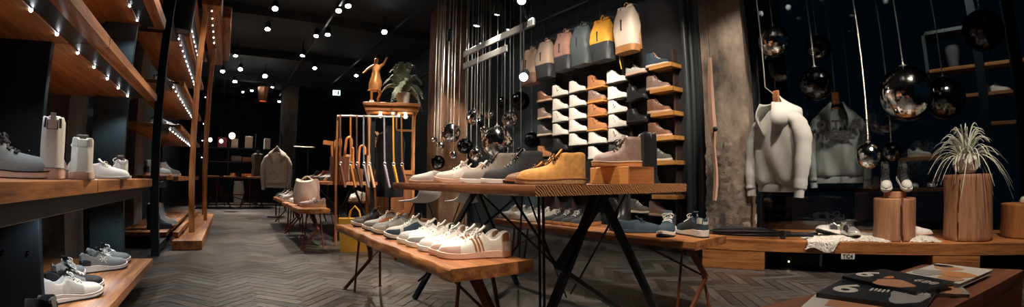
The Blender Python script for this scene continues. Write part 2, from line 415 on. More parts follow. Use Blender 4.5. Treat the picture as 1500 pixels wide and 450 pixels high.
S = dict(
 star=dict(id='star', upper=WHITE_L, sole=PINKSOLE, lace=LACE_W, tongue=WHITE_L, heel=COGNAC, counter=WHITE_L, stripes=GUM, guard=PINKL, rows=6),
 white=dict(id='white', upper=WHITE_L, sole=WHITE_R, lace=LACE_W, tongue=WHITE_L, heel=LGREY, rows=6),
 whitecap=dict(id='whitecap', upper=WHITE_L, sole=CREAM, lace=LACE_W, tongue=WHITE_L, heel=PINKL, guard=GREY_S, rows=6),
 whitenavy=dict(id='whitenavy', upper=WHITE_L, sole=CREAM, lace=LACE_W, tongue=WHITE_L, heel=NAVY, cap=LGREY, rows=6),
 greyteal=dict(id='greyteal', upper=LGREY, sole=WHITE_R, lace=LACE_W, tongue=LGREY, guard=NAVY, side=NAVY, heel=NAVY, rows=6, out=DARKSOLE),
 greyorange=dict(id='greyorange', upper=GREY_S, sole=CREAM, lace=LACE_W, tongue=ORANGE_S, guard=LGREY, side=LGREY, heel=ORANGE_S, rows=6, out=DARKSOLE),
 greyor2=dict(id='greyor2', upper=LGREY, sole=WHITE_R, lace=LACE_W, tongue=ORANGE_S, guard=GREY_S, side=ORANGE_S, rows=6, out=DARKSOLE),
 darkrun=dict(id='darkrun', upper=GREY_C, sole=WHITE_R, lace=LACE_B, tongue=BLACK_C, guard=GREY_S, side=BLACK_C, rows=6, out=DARKSOLE),
 toff=dict(id='toff', upper=mat('ivory_leather', (.66, .60, .52), .55, bump=.2, scale=40), sole=PINKSOLE, lace=LACE_W, tongue=WHITE_L, side=WHITE_L, heel=PINKL, rows=6, lr=.0036),
 slip=dict(id='slip', upper=WHITE_L, sole=PINKSOLE, rows=5),
 canvas=dict(id='canvas', upper=mat('taupe_canvas', (.25, .22, .19), .9, bump=.2, scale=200), sole=WHITE_R, lace=LACE_B, tongue=MAUVE, rows=8, lr=.0034),
 blackc=dict(id='blackc', upper=BLACK_C, sole=WHITE_R, lace=mat('grey_lace', (.16, .16, .16), .8), tongue=BLACK_C, rows=8, lr=.003),
 derby=dict(id='derby', upper=BROWN, sole=DARKSOLE, lace=LACE_BR, tongue=TAN, welt=GUM, rows=4),
 desert=dict(id='desert', upper=TAN, sole=CREPE, lace=LACE_BR, tongue=TAN, rows=2, lace_end=.47, welt=GUM, lr=.003),
 hiker=dict(id='hiker', upper=MAUVE, sole=COGNAC, lace=LACE_B, tongue=MAUVE, welt=CREAM, pull=MAUVE, rows=6, lr=.003),
 chelsea=dict(id='chelsea', upper=BLACK_L, sole=DARKSOLE, elastic=BLACK_C, welt=DARKSOLE),
 wallwhite=dict(id='wallwhite', upper=WHITE_L, sole=WHITE_R, lace=LACE_W, bow=False, rows=5),
 wallmark=dict(id='wallmark', upper=WHITE_L, sole=WHITE_R, lace=LACE_W, mark=BLACK_C, bow=False, rows=5),
 wallpink=dict(id='wallpink', upper=WHITE_L, sole=WHITE_R, lace=LACE_W, mark=ORANGE_S, bow=False, rows=5),
 wallrusset=dict(id='wallrusset', upper=RUSSET, sole=GUM, lace=LACE_BR, mark=BLACK_C, bow=False, rows=5),
 wallbrown=dict(id='wallbrown', upper=MAUVE, sole=GUM, lace=LACE_W, mark=BLACK_C, bow=False, rows=5),
 walldark=dict(id='walldark', upper=GREY_C, sole=CREAM, lace=LACE_W, mark=BLACK_C, bow=False, rows=5),
 bootbrown=dict(id='bootbrown', upper=BROWN, sole=PINKSOLE, lace=LACE_W, tongue=BROWN, bow=False, rows=7),
 boottaupe=dict(id='boottaupe', upper=MAUVE, sole=PINKSOLE, lace=LACE_W, tongue=MAUVE, bow=False, rows=7),
 bootblack=dict(id='bootblack', upper=BLACK_L, sole=DARKSOLE, lace=LACE_B, tongue=BLACK_L, bow=False, rows=7),
 bootgrey=dict(id='bootgrey', upper=GREY_S, sole=PINKSOLE, lace=LACE_W, tongue=GREY_S, bow=False, rows=7),
 tech=dict(id='tech', upper=NAVY, sole=WHITE_R, lace=LACE_W, tongue=NAVY, heel=LGREY, side=BLACK_C, rows=6, out=DARKSOLE),
 whiterun=dict(id='whiterun', upper=WHITE_L, sole=WHITE_R, lace=LACE_W, tongue=BLACK_C, side=LGREY, out=DARKSOLE, groove=True, rows=7, lr=.0034),
 blackrun=dict(id='blackrun', upper=BLACK_C, sole=WHITE_R, lace=LACE_W, tongue=BLACK_C, side=GREY_S, guard=BLACK_L, out=DARKSOLE, groove=True, rows=7, lr=.0034),
 greyrun=dict(id='greyrun', upper=GREY_S, sole=WHITE_R, lace=LACE_W, tongue=BLACK_C, emblem=WHITE_L, counter=BLACK_C, out=DARKSOLE, rows=7, lr=.0034),
 blacksneak=dict(id='blacksneak', upper=BLACK_L, sole=WHITE_R, lace=LACE_W, tongue=BLACK_L, rows=5),
 silver=dict(id='silver', upper=SILVER, sole=WHITE_R, lace=LACE_B, tongue=BLACK_C, side=BLACK_C, heel=BLACK_C, guard=LGREY, rows=6, out=DARKSOLE),
 greypink=dict(id='greypink', upper=LGREY, sole=PINKSOLE, lace=LACE_W, tongue=LGREY, rows=5),
 bigboot=dict(id='bigboot', upper=GREY_S, sole=PINKSOLE, lace=LACE_B, tongue=BLACK_L, counter=BLACK_C, rows=6, lr=.004, rise=.03, welt=BLACK_L),
 hightop=dict(id='hightop', upper=WHITE_L, sole=PINKSOLE, lace=LACE_W, tongue=WHITE_L, heel=BLACK_C, ht=.05, hu=.46, pull=WHITE_L, welt=GREY_S, rows=6),
 lefty=dict(id='lefty', upper=WHITE_L, sole=PINKSOLE, lace=LACE_W, tongue=GREY_C, heel=LGREY, ht=.07, hu=.44, rows=6, lr=.0034),
)
# ---------------------------------------------------------------- the room
CEIL = 3.9
def floor_mat():
    m, nt, N, L, P = nodes('herringbone_oak')
    at = N.new('ShaderNodeVertexColor'); at.layer_name = 'tone'
    tc = N.new('ShaderNodeTexCoord'); nz = N.new('ShaderNodeTexNoise'); nz.inputs['Scale'].default_value = 22; nz.inputs['Detail'].default_value = 4
    n2 = N.new('ShaderNodeTexNoise'); n2.inputs['Scale'].default_value = 1.3; n2.inputs['Detail'].default_value = 3
    L.new(tc.outputs['Object'], nz.inputs['Vector']); L.new(tc.outputs['Object'], n2.inputs['Vector'])
    r = N.new('ShaderNodeValToRGB'); r.color_ramp.elements[0].position = .25; r.color_ramp.elements[1].position = .75
    r.color_ramp.elements[0].color = (.55, .55, .55, 1); r.color_ramp.elements[1].color = (1.2, 1.2, 1.2, 1); L.new(nz.outputs[0], r.inputs[0])
    mx = N.new('ShaderNodeMix'); mx.data_type = 'RGBA'; mx.blend_type = 'MULTIPLY'; mx.inputs[0].default_value = 1
    L.new(at.outputs[0], mx.inputs[6]); L.new(r.outputs[0], mx.inputs[7]); L.new(mx.outputs[2], P.inputs['Base Color'])
    rr = N.new('ShaderNodeMapRange'); rr.inputs[1].default_value = .3; rr.inputs[2].default_value = .7; rr.inputs[3].default_value = .30; rr.inputs[4].default_value = .46
    L.new(n2.outputs[0], rr.inputs[0]); L.new(rr.outputs[0], P.inputs['Roughness'])
    b = N.new('ShaderNodeBump'); b.inputs['Strength'].default_value = .18; b.inputs['Distance'].default_value = .003; L.new(nz.outputs[0], b.inputs['Height']); L.new(b.outputs[0], P.inputs['Normal'])
    return m

def build_floor():
    w, n = .078, 5; v = []; f = []; tone = []; c45 = math.sqrt(.5)
    x0, x1, y0, y1 = -1.75, 5.4, -3.9, 19.2
    N = int(26/w)
    for i in range(-N, N):
        for j in range(-N, N):
            k = (i-j) % (2*n)
            if k == 0: q = (i, j, n, 1)
            elif k == 2*n-1: q = (i, j, 1, n)
            else: continue
            cx, cy = (q[0]+q[2]/2)*w, (q[1]+q[3]/2)*w; X, Y = (cx-cy)*c45+1, (cx+cy)*c45+6
            if not (x0 < X < x1 and y0 < Y < y1): continue
            g = .0034; o = len(v); tx, ty = R.uniform(-.011, .011), R.uniform(-.011, .011)
            for a, b in ((0, 0), (1, 0), (1, 1), (0, 1)):
                px = q[0]*w+(g if a == 0 else q[2]*w-g); py = q[1]*w+(g if b == 0 else q[3]*w-g)
                v.append(((px-py)*c45+1, (px+py)*c45+6, -.0005+tx*(px-cx)*.6+ty*(py-cy)*.6 if max(q[2], q[3])*w else 0))
            f.append((o, o+1, o+2, o+3)); t = R.uniform(.45, 1.4)
            warm = R.uniform(-.1, .25); tone.append((.074*t*(1+warm), .074*t, .076*t*(1-warm*.6)))
    o = len(v); v += [(x0-.1, y0, -.006), (9, y0, -.006), (9, y1, -.006), (x0-.1, y1, -.006)]; f.append((o, o+1, o+2, o+3)); tone.append((.24, .13, .075))  # orange joint colour stands in for warm light glinting on plank edges
    me = bpy.data.meshes.new('floor'); me.from_pydata(v, [], f); me.materials.append(floor_mat())
    ca = me.color_attributes.new('tone', 'FLOAT_COLOR', 'CORNER'); i = 0
    for k, p in enumerate(me.polygons):
        for _ in p.loop_indices: ca.data[i].color = (*tone[k], 1); i += 1
    link('floor', me)['kind'] = 'structure'
build_floor()

CONC = None
def concrete(name, c1, c2, big=2.5, rough_below=None):
    m, nt, N, L, P = nodes(name)
    tc = N.new('ShaderNodeTexCoord'); a = N.new('ShaderNodeTexNoise'); a.inputs['Scale'].default_value = big; a.inputs['Detail'].default_value = 8; a.inputs['Roughness'].default_value = .65
    vz = N.new('ShaderNodeTexNoise'); vz.inputs['Scale'].default_value = 26; vz.inputs['Detail'].default_value = 4
    mp = N.new('ShaderNodeMapping'); mp.inputs['Scale'].default_value = (1, 1, .45)
    L.new(tc.outputs['Object'], mp.inputs[0]); L.new(mp.outputs[0], a.inputs['Vector']); L.new(tc.outputs['Object'], vz.inputs['Vector'])
    r = N.new('ShaderNodeValToRGB'); r.color_ramp.elements[0].position = .36; r.color_ramp.elements[1].position = .66
    r.color_ramp.elements[0].color = (*c1, 1); r.color_ramp.elements[1].color = (*c2, 1); L.new(a.outputs[0], r.inputs[0]); L.new(r.outputs[0], P.inputs['Base Color'])
    b = N.new('ShaderNodeBump'); b.inputs['Strength'].default_value = .6; b.inputs['Distance'].default_value = .02; L.new(vz.outputs[0], b.inputs['Height']); L.new(b.outputs[0], P.inputs['Normal'])
    P.inputs['Roughness'].default_value = .85
    return m
CONC = concrete('stained_concrete', (.06, .055, .055), (.20, .175, .155))
CONCW = concrete('rust_stained_concrete', (.10, .05, .03), (.30, .19, .13))

struct('wall_left', B().box(-1.95, -1.75, -4, 19.2, 0, CEIL), NIGHT)
struct('wall_far', B().box(-1.95, 6, 19.2, 19.4, 0, CEIL), NIGHT)
struct('wall_right', B().box(4.22, 4.4, 2.3, 19.2, 0, CEIL), NIGHT)
b = B(); b.box(-1.95, 7.7, -4.2, 19.4, CEIL, CEIL+.2)
for y in (2.4, 5.4, 8.4, 11.4, 14.4, 17): b.box(-1.75, 4.22, y, y+.28, CEIL-.18, CEIL)
struct('ceiling', b, mat('black_ceiling', (.022, .036, .05), .75))
# ducts, pipes and cable tracks under the ceiling
for nm, p, q, r, lab in (('ceiling_pipe', (3.9, 2.6, 3.1), (3.9, 12, 3.1), .03, 'dark ceiling pipe running above the hanging backpacks'),):
    solo(nm, B().tube([p, q], r, 14), STEEL, lab, 'pipe')
for x, lab in ((2.75, 'black light track on the ceiling toward the cabinet'), (1.5, 'black light track on the ceiling over the aisle')):
    solo('light_track', B().box(x-.02, x+.02, 3.2, 16, 3.60, 3.64), STEEL, lab, 'light track')
# pale angled steel beams seen behind the hanging balls
for z0, lab in ((2.38, 'lower of the two pale steel beams above the mirror balls'), (2.56, 'upper of the two pale steel beams above the mirror balls')):
    solo('steel_beam', B().box(3.0, 3.03, 3.85 if z0 > 2.5 else 4.4, 5.5, z0, z0+.085, .004), mat('pale_steel', (.32, .33, .33), .4, .5), lab, 'beam')

# columns
def pillar(loc, sx, sy, h, material, lab, carve=None, rz=0, cat='column'):
    b = B(); nz, na = 150, 72; rings = []
    for i in range(nz+1):
        z = h*i/nz; ring = []
        for k in range(na):
            a = k/na*4; s_ = int(a); u = a-s_; c = [(-1+2*u, -1), (1, -1+2*u), (1-2*u, 1), (-1, 1-2*u)][s_]
            rough = .022 if carve and z < carve else .003
            d = 1+R.uniform(-1, 1)*rough/sx*1.0
            ring.append((c[0]*sx/2*d, c[1]*sy/2*d, z))
        rings.append(ring)
    b.loft(rings); o = solo('concrete_column', b, material, lab, cat, loc, rz); o['kind'] = 'structure'; return o
pillar((4.15, 2.12, 0), .50, .42, CEIL, concrete('patched_concrete', (.05, .045, .042), (.42, .34, .28), 3.2), 'tall stained concrete column with rough hacked lower half beside the hoodie', 1.15, .32)
pillar((-1.5, 4.15, 0), .42, .5, CEIL, CONC, 'grey concrete column behind the left display rack')
pillar((-1.42, 6.6, 0), .4, .6, CEIL, CONC, 'grey concrete column behind the tall wooden frame rack')
pillar((3.55, 7.05, 0), .55, .5, CEIL, CONCW, 'warm lit rust stained concrete column behind the mirror balls')
pillar((1.75, 15.0, 0), .5, .5, CEIL, CONC, 'rough brick column at the far end of the aisle')
# vertical pipes between the shoe wall and the column
for k, (x, y, r) in enumerate(((4.02, 2.53, .035), (4.08, 2.42, .045), (4.02, 2.36, .03), (4.13, 2.52, .05))):
    o = solo('wall_pipe', B().tube([(0, 0, 0), (0, 0, CEIL)], r, 14), mat('blue_grey_pipe', (.05, .06, .07), .4, .4),
         ['dark vertical pipe nearest the shoe wall', 'thick dark vertical pipe beside the column', 'thin dark vertical pipe touching the column side', 'thickest dark vertical pipe behind the others'][k], 'pipe', (x, y, 0), group='pipes beside the column')

# ---------------------------------------------------------------- left display rack
LEDM = glow('led_lamp', (.92, .97, 1), 26)
def led(b, p): b.ball(p, .0075, 8, 6); return b
RX = -.58
rack = thing('display_rack', 'near left display rack of thick oak shelves on black steel plates', 'display rack', (RX, 1.0, 0))
def rk(x0, x1, y0, y1, z0, z1, bev=.003): return B().box(x0-RX, x1-RX, y0-1, y1-1, z0, z1, bev)
for (z0, z1, lip) in ((.13, .18, 0), (.70, .755, 0), (1.32, 1.37, 1), (1.865, 1.94, 1)):
    for (y0, y1) in ((.15, 2.186), (2.192, 3.68)):
        b = B()
        if lip:
            b.add(*[[], []]); b.box(-.075, 0, y0-1, y1-1, z0, z1, .003); b.box(-.8, -.18, y0-1, y1-1, z0+.004, z1, .003)
        else: b.box(-.82, 0, y0-1, y1-1, z0, z1, .003)
        sh = part('shelf', b, OAK['y'], rack)
        if lip:
            part('led_channel', B().box(-.18, -.075, y0-1, y1-1, z0+.012, z1-.012), STEEL, sh)
            n = 7 if y0 < 2 else 5
            for i in range(n):
                y = y0+(i+.5)*(y1-y0)/n-1; part('led_lamp', led(B(), (-.185, y, z0+.004)), LEDM, sh)
part('under_beam', rk(-.72, -.64, .15, 3.6, .63, .70), STEEL, rack)
MB_ = mat('matte_black_steel', (.005, .008, .011), .6, 0, .2)
for y, x0, x1, m in ((2.19, -1.5, -.83, MB_), (3.64, -1.02, -.775, LITPLATE), (.4, -1.5, -.83, MB_)):
    b = B().box(x0-RX, x1-RX, y-1-.02, y-1+.02, 0, 3.4, .003); up = part('upright', b, m, rack, 'steel upright in a lit teal tone' if m is LITPLATE else None)
    for z in (1.22, .86, .45):
        for dx in (.05, .16): part('bolt', B().lathe([(.007, 0), (.007, .004), (.004, .006), (.0001, .006)], 10), DARKMIRROR, up).matrix_local = Matrix.Translation((x1-RX-dx, y-1-.02, z)) @ Matrix.Rotation(PI/2, 4, 'X')
part('back_rail', rk(-1.5, -1.46, .15, 3.68, 1.1, 1.2), STEEL, rack); part('back_rail', rk(-1.5, -1.46, .15, 3.68, .5, .58), STEEL, rack)

# ---------------------------------------------------------------- tall wooden frame rack further back
fr = thing('frame_rack', 'tall wooden frame rack with led lit shelves beyond the near left rack', 'display rack', (-.58, 5.5, 0))
for z1 in (.17, .78, 1.35, 1.83, 2.40, 2.92):
    b = B().box(-.06, 0, 0, 3.4, z1-.055, z1, .003); b.box(-.66, -.13, 0, 3.4, z1-.045, z1, .003)
    sh = part('shelf', b, OAK['y'], fr)
    if z1 > 1:
        part('led_channel', B().box(-.13, -.06, 0, 3.4, z1-.035, z1-.012), STEEL, sh)
        for i in range(12): part('led_lamp', led(B(), (-.135, .15+i*.28, z1-.05)), LEDM, sh)
for (x, y) in ((.10, .6), (.10, 3.42)):
    part('post', B().box(x-.035, x+.035, y-.035, y+.035, .1, CEIL, .004), OAK['z'], fr)
part('post', B().box(.16, .21, 2.2, 2.27, .1, CEIL, .004), OAK['z'], fr)
part('plinth', B().box(-.05, .27, -.2, 3.6, 0, .1, .004), OAK['y'], fr)
hd = part('header', B().box(.06, .30, .3, 3.5, 2.86, 3.05, .004).box(.30, .42, 1.0, 3.5, 2.95, 3.12, .004), OAK['y'], fr)
for i in range(8): part('led_lamp', led(B(), (.18, .5+i*.3, 2.855)), LEDM, hd)
for z in (2.2, 1.72, 1.42, 1.12): part('led_lamp', led(B(), (.05, 3.3, z)), LEDM, fr)
for (x, y) in ((-.17, -.57), (-.68, -.57), (-.68, 3.3)):
    part('steel_post', B().box(x-.04, x+.04, y-.03, y+.03, 0, CEIL), STEEL, fr)
for z1 in (.11, .72, 1.29, 1.77, 2.34):
    part('steel_arm', B().box(-.21, -.13, -.57, .02, z1-.06, z1), STEEL, fr); part('steel_arm', B().box(-.72, -.64, -.57, .02, z1-.06, z1), STEEL, fr)

# ---------------------------------------------------------------- tables and benches
def slab(x0, x1, y0, y1, z0, z1, material, endm=None, jit=.008, seg=26):
    b = B(); rings = []
    for i in range(seg+1):
        y = y0+(y1-y0)*i/seg; a, c = R.uniform(-jit, jit), R.uniform(-jit, jit); e = (z1-z0)*.22
        rings.append([(x0+a*.4+e*.6, y, z0), (x1+c*.4-e*.6, y, z0), (x1+c, y, z0+e), (x1+c*.7, y, z1-e*.5), (x1+c*.5-e*.4, y, z1), (x0+a*.5+e*.4, y, z1), (x0+a*.7, y, z1-e*.5), (x0+a, y, z0+e)])
    b.loft(rings)
    mats = [material]
    if endm: b.m[-1] = b.m[-2] = 1; mats.append(endm)
    return b, mats

def endgrain():
    m, nt, N, L, P = nodes('sawn_end_grain')
    tc = N.new('ShaderNodeTexCoord'); mp = N.new('ShaderNodeMapping'); mp.inputs['Rotation'].default_value = (0, .75, 0)
    wv = N.new('ShaderNodeTexWave'); wv.wave_type = 'BANDS'; wv.bands_direction = 'X'; wv.inputs['Scale'].default_value = 30; wv.inputs['Distortion'].default_value = 7; wv.inputs['Detail'].default_value = 3
    L.new(tc.outputs['Object'], mp.inputs[0]); L.new(mp.outputs[0], wv.inputs['Vector'])
    r = N.new('ShaderNodeValToRGB'); r.color_ramp.elements[0].position = .15; r.color_ramp.elements[1].position = .6
    r.color_ramp.elements[0].color = (.17, .065, .024, 1); r.color_ramp.elements[1].color = (.50, .23, .09, 1)
    L.new(wv.outputs[0], r.inputs[0]); L.new(r.outputs[0], P.inputs['Base Color']); P.inputs['Roughness'].default_value = .65
    bp = N.new('ShaderNodeBump'); bp.inputs['Strength'].default_value = .5; bp.inputs['Distance'].default_value = .004; L.new(wv.outputs[0], bp.inputs['Height']); L.new(bp.outputs[0], P.inputs['Normal'])
    return m
ENDG = endgrain()

def table(loc, w, ln, z, label, dark=True, group=None):
    t = thing('display_table', label, 'table', loc, 0, group)
    b, ms = slab(0, w, 0, ln, z-.042, z, DARKOAK['y'] if dark else OAK['y'], ENDG, .006); part('tabletop', b, ms, t)
    zt = z-.045
    for y0, dy in ((.22, -.02), (ln-.2, .12)):
        b = B(); yf = y0+dy; kx = w
        top = (.61, y0, zt); node = (.31, y0, .39)
        for p, q in ((top, node), (node, (.90, yf, .0)), ((.58, y0, zt), (1.06, yf, .0)), ((.55, y0, zt), (.14, yf, 0))) if y0 < .5 else ((( .52, y0, zt), (.12, yf, 0)), ((.52, y0, zt), (.95, yf, 0))):
            b.bar((p[0]*kx, p[1], p[2]), (q[0]*kx, q[1], q[2]), .02, .048, (0, 1, 0))
        part('trestle_leg', b, STEEL, t, smooth=False)
    for x, y0, y1 in ((.22, .22, .26), (.26, .30, .34)): part('leg_rod', B().tube([(x*w, y0, zt), (x*w+.05, y1, 0)], .0065, 8), STEEL, t)
    for p, q in (((.31, .22, .39), (.5, ln-.25, zt)), ((.31, .22, .39), (.24, .5, zt)), ((.95, ln-.1, .12), (.5, ln/2, zt)), ((.14, ln-.1, .12), (.5, ln/2, zt)), ((.80, .24, zt), (1.02, .9, .02)), ((.86, ln-.3, zt), (.98, ln-.6, .0))):
        part('brace_rod', B().tube([(p[0]*w, p[1], p[2]), (q[0]*w, q[1], q[2])], .0065, 8), STEEL, t)
    return t

def bench(loc, w, ln, z, label, rz=0, group=None, legm=None):
    legm = legm or RUST
    t = thing('display_bench', label, 'bench', loc, rz, group)
    b, ms = slab(0, w, 0, ln, z-.05, z, OAK['y'], None, .014, 22); part('bench_top', b, ms, t)
    zt = z-.05
    for y0, yf in ((.16, .06), (ln-.16, ln-.06)):
        b = B(); c = w*.5
        b.bar((c, y0, zt), (c+.05, yf, .21), .03, .03); b.bar((c-.02, y0, zt), (c+.05, yf, .21), .012, .03); b.bar((c+.05, yf, .21), (.03, yf, 0), .016, .022)
        part('trestle_leg', b, legm, t, smooth=False)
        part('leg_rod', B().tube([(c+.09, y0, zt), (w-.07, yf, 0)], .009, 8), legm, t); part('leg_rod', B().tube([(c-.06, y0, zt), (.08, yf+(.1 if y0 < 1 else -.1), 0)], .008, 8), legm, t)
        for x in (.03, w-.07): part('foot', B().lathe([(.016, 0), (.016, .004), (.008, .007)], 10, (x, yf, 0)), legm, t)
    m_ = ln/2
    part('brace_rod', B().tube([(c+.05, .06, .21), (c, .6, zt)], .0065, 8), legm, t); part('brace_rod', B().tube([(c+.05, ln-.06, .21), (c, ln-.6, zt)], .0065, 8), legm, t)
    return t

TZ = .765
table((1.0, 1.28, 0), 1.0, 1.5, TZ, 'large high table of dark sawn boards with black steel trestles, nearest in the middle')
bench((.73, 1.42, 0), .37, 1.78, .46, 'low oak bench with rusty legs carrying white sneakers, in front of the high table')
bench((2.12, 1.30, 0), .36, 2.0, .45, 'low oak bench with rusty legs behind the high table, navy sneakers on its end')
bench((.72, 5.05, 0), .36, 1.65, .45, 'low plank bench with rusty legs beside the aisle carrying the pale bag', 0, 'benches of the middle group')
bench((.76, 6.95, 0), .34, 1.6, .45, 'low plank bench behind the pale bag, farther along the aisle', 0, 'benches of the middle group')
table((1.15, 5.42, 0), .60, 3.1, .755, 'high wooden table with dark boots, behind the low bench of the pale bag', False)
# far table with splayed red legs
t = thing('far_table', 'long wooden table on red splayed legs at the far end of the aisle', 'table', (-.7, 12.4, 0))
b, ms = slab(0, 1.62, 0, 1.0, .76, .80, OAK['x'], None, .004); part('tabletop', b, ms, t)
for x in (.2, 1.05):
    for dx, y in ((-.25, .15), (.0, .0), (.36, .1), (.2, .9)):
        part('leg', B().bar((x+.15, .5 if y > .5 else .35, .76), (x+.15+dx, y, 0), .028), RUST, t, smooth=False)
part('stretcher', B().bar((.1, .4, .33), (1.3, .4, .33), .024), RUST, t); part('stretcher', B().bar((.6, .4, .33), (1.5, .1, .05), .024), RUST, t)
# ---------------------------------------------------------------- shoes on show
D = math.radians
def heel_to(c, ang, L=.29): return (c[0]+math.cos(ang)*L/2, c[1]+math.sin(ang)*L/2, c[2])
G = 'sneakers in a row on the front bench'
a = D(155)
for px, py, sp, kd, lab in (
    (642, 372, 'star', 'low', 'white sneaker with three cream stripes and tan heel, nearest on the front bench'),
    (630, 366, 'star', 'low', 'white striped sneaker directly behind the nearest one on the front bench'),
    (613, 358, 'white', 'low', 'plain white sneaker, third from the near end of the front bench'),
    (596, 349, 'whitecap', 'low', 'white sneaker with large grey suede toe on the front bench'),
    (583, 341, 'whitenavy', 'low', 'white sneaker with light grey toe cap beside the teal sneaker'),
    (564, 337, 'greyteal', 'runner', 'grey sneaker with dark teal toe in the middle of the front bench'),
    (545, 329, 'greyorange', 'runner', 'grey suede sneaker with orange tongue next to the teal one'),
    (532, 324, 'greyor2', 'runner', 'light grey sneaker with orange side panel near the far bench end'),
    (516, 319, 'darkrun', 'runner', 'charcoal sneaker at the far end of the front bench')):
    t = on_x(px, py, .80); L = .30 if sp == 'star' else .29
    shoe('sneaker', kd, S[sp], (t.x-math.cos(a)*L/2+.0, t.y-math.sin(a)*L/2, .461), a, lab, G, L)

a = D(150)
for px, py, x, sp, kd, lab in (
    (757, 268, 1.08, 'desert', 'chukka', 'tan suede desert boot at the near corner of the high table'),
    (739, 262, 1.10, 'derby', 'loafer', 'brown leather shoe with dark sole half hidden behind the desert boot'),
    (706, 262, 1.10, 'blackc', 'boot', 'black canvas high top sneaker with white sole on the high table'),
    (676, 262, 1.10, 'canvas', 'boot', 'charcoal canvas lace-up sneaker with taupe tongue on the high table'),
    (637, 262, 1.08, 'toff', 'runner', 'cream white sneaker with puffy laces near the far end of the high table'),
    (600, 262, 1.08, 'slip', 'loafer', 'white slip-on shoe at the far left end of the high table')):
    t = on_x(px, py, x); L = .29
    shoe('desert_boot' if sp == 'desert' else 'sneaker' if kd != 'loafer' else 'low_shoe', kd, S[sp], (t.x-math.cos(a)*L/2, t.y-math.sin(a)*L/2, TZ), a, lab, L=L)
shoe('desert_boot', 'chukka', S['desert'], (1.50, 1.83, TZ), D(165), 'tan suede desert boot standing behind the front desert boot')
shoe('sneaker', 'runner', S['toff'], (1.38, 2.30, TZ), D(165), 'chunky cream sneaker in the second row behind the puffy laced one')
shoe('sneaker', 'low', S['whitenavy'], (1.40, 2.52, TZ), D(160), 'white sneaker with navy heel in the far second row of the high table')
shoe('ankle_boot', 'tall', S['chelsea'], (1.90, 1.52, TZ), D(75), 'black leather ankle boot at the right rear of the high table', L=.28)
bx = thing('wooden_block', 'honey coloured wooden block carrying the taupe boot on the high table', 'wooden block', (1.60, 1.34, TZ))
part('core', B().box(0, .19, 0, .25, 0, .082, .002), PINE['y'], bx)
part('end_panel', B().box(.002, .188, -.008, 0, 0, .082, .001), OAK['x'], bx, 'lighter end board')
shoe('lace_boot', 'boot', S['hiker'], (1.66, 1.46, TZ+.083), D(166), 'taupe leather lace-up boot on the honey coloured wooden block', L=.275)

# rear bench
G = 'row of sneakers on the rear bench'
rl = ['white sneaker at the far left end of the row on the rear bench', 'white sneaker with blue heel, second in the row on the rear bench', 'white sneaker, third in the row on the rear bench', 'white sneaker, fourth in the row on the rear bench', 'white sneaker next to the first black one on the rear bench',
      'black sneaker with gum sole next to the white ones on the rear bench', 'black sneaker, second of the black ones on the rear bench', 'black sneaker, third of the black ones on the rear bench', 'black sneaker nearest the dark boot on the rear bench']
gumblack = dict(id='gumblack', upper=BLACK_C, sole=GUM, lace=LACE_W, tongue=BLACK_C, rows=5)
for i, px in enumerate((736, 748, 759, 770, 782, 800, 814, 828, 842)):
    y = on_x(px, 322, 2.2).y
    shoe('sneaker', 'low', S['white' if i != 1 else 'whitenavy'] if i < 5 else gumblack, (2.31, y, .451), D(176+R.uniform(-3, 3)), rl[i], G, .265)
shoe('ankle_boot', 'tall', S['chelsea'], (2.33, 2.02, .451), D(200), 'black ankle boot in the middle of the rear bench', L=.28)
shoe('sneaker', 'loafer', dict(id='navylow', upper=NAVY, sole=NAVY, lace=LACE_B, tongue=NAVY, rows=4), (2.26, 1.80, .451), D(-50), 'plain dark navy shoe with toe to the right on the rear bench', L=.30)
shoe('sneaker', 'runner', S['tech'], (2.28, 1.60, .451), D(205), 'navy running shoe with light trim, left of the pair on the rear bench end', L=.30)
shoe('sneaker', 'runner', S['tech'], (2.36, 1.47, .451), D(62), 'navy running shoe seen from the heel at the rear bench end', L=.30)

# left rack: counter and floor shelf
def put(px, py, r, z): p = at_r(px, py, r); return (p.x, p.y, z)
c = put(8, 253, 1.92, .756)
shoe('chukka_boot', 'chukka', S['bigboot'], c, D(16), 'big grey leather boot with black collar on the left counter', L=.33)
shoe('high_top', 'high', S['hightop'], heel_to(put(80, 250, 1.90, .756), D(112), .26), D(106), 'tall white high top seen from the heel on the left counter', L=.325)
shoe('sneaker', 'chukka', S['lefty'], heel_to(put(127, 257, 2.14, .756), D(118), .2), D(106), 'white sneaker with grey lining seen from the heel on the left counter', L=.345)
shoe('sneaker', 'loafer', S['white'], put(150, 252, 2.75, .756), D(0), 'flat white sneaker in the middle of the left counter')
shoe('sneaker', 'low', S['lefty'], heel_to(put(181, 257, 2.85, .756), D(115), .2), D(108), 'small white sneaker at the far end of the left counter')
shoe('sneaker', 'runner', S['whiterun'], (-.79, 2.46, .181), D(42), 'white running sneaker with black tongue, nearest on the floor shelf', L=.31)
shoe('sneaker', 'runner', S['blackrun'], (-.83, 2.64, .181), D(40), 'black running sneaker with white laces behind the white one', L=.31)
shoe('sneaker', 'runner', S['greyrun'], (-.96, 2.95, .181), D(75), 'dark grey running sneaker turned away on the floor shelf', L=.29)
shoe('sneaker', 'runner', S['greyrun'], (-.82, 3.22, .181), D(38), 'grey running sneaker with white emblem on the floor shelf', L=.31)
shoe('sneaker', 'runner', S['greyrun'], (-.84, 3.43, .181), D(38), 'grey running sneaker at the far end of the floor shelf', L=.31)
c = put(34, 450, 1.62, .181)
shoe('ankle_boot', 'tall', dict(S['chelsea'], id='pullboot', pull=LACE_W, welt=DARKSOLE), c, D(150), 'black boot shaft with pale pull loop at the lower left edge', L=.27)

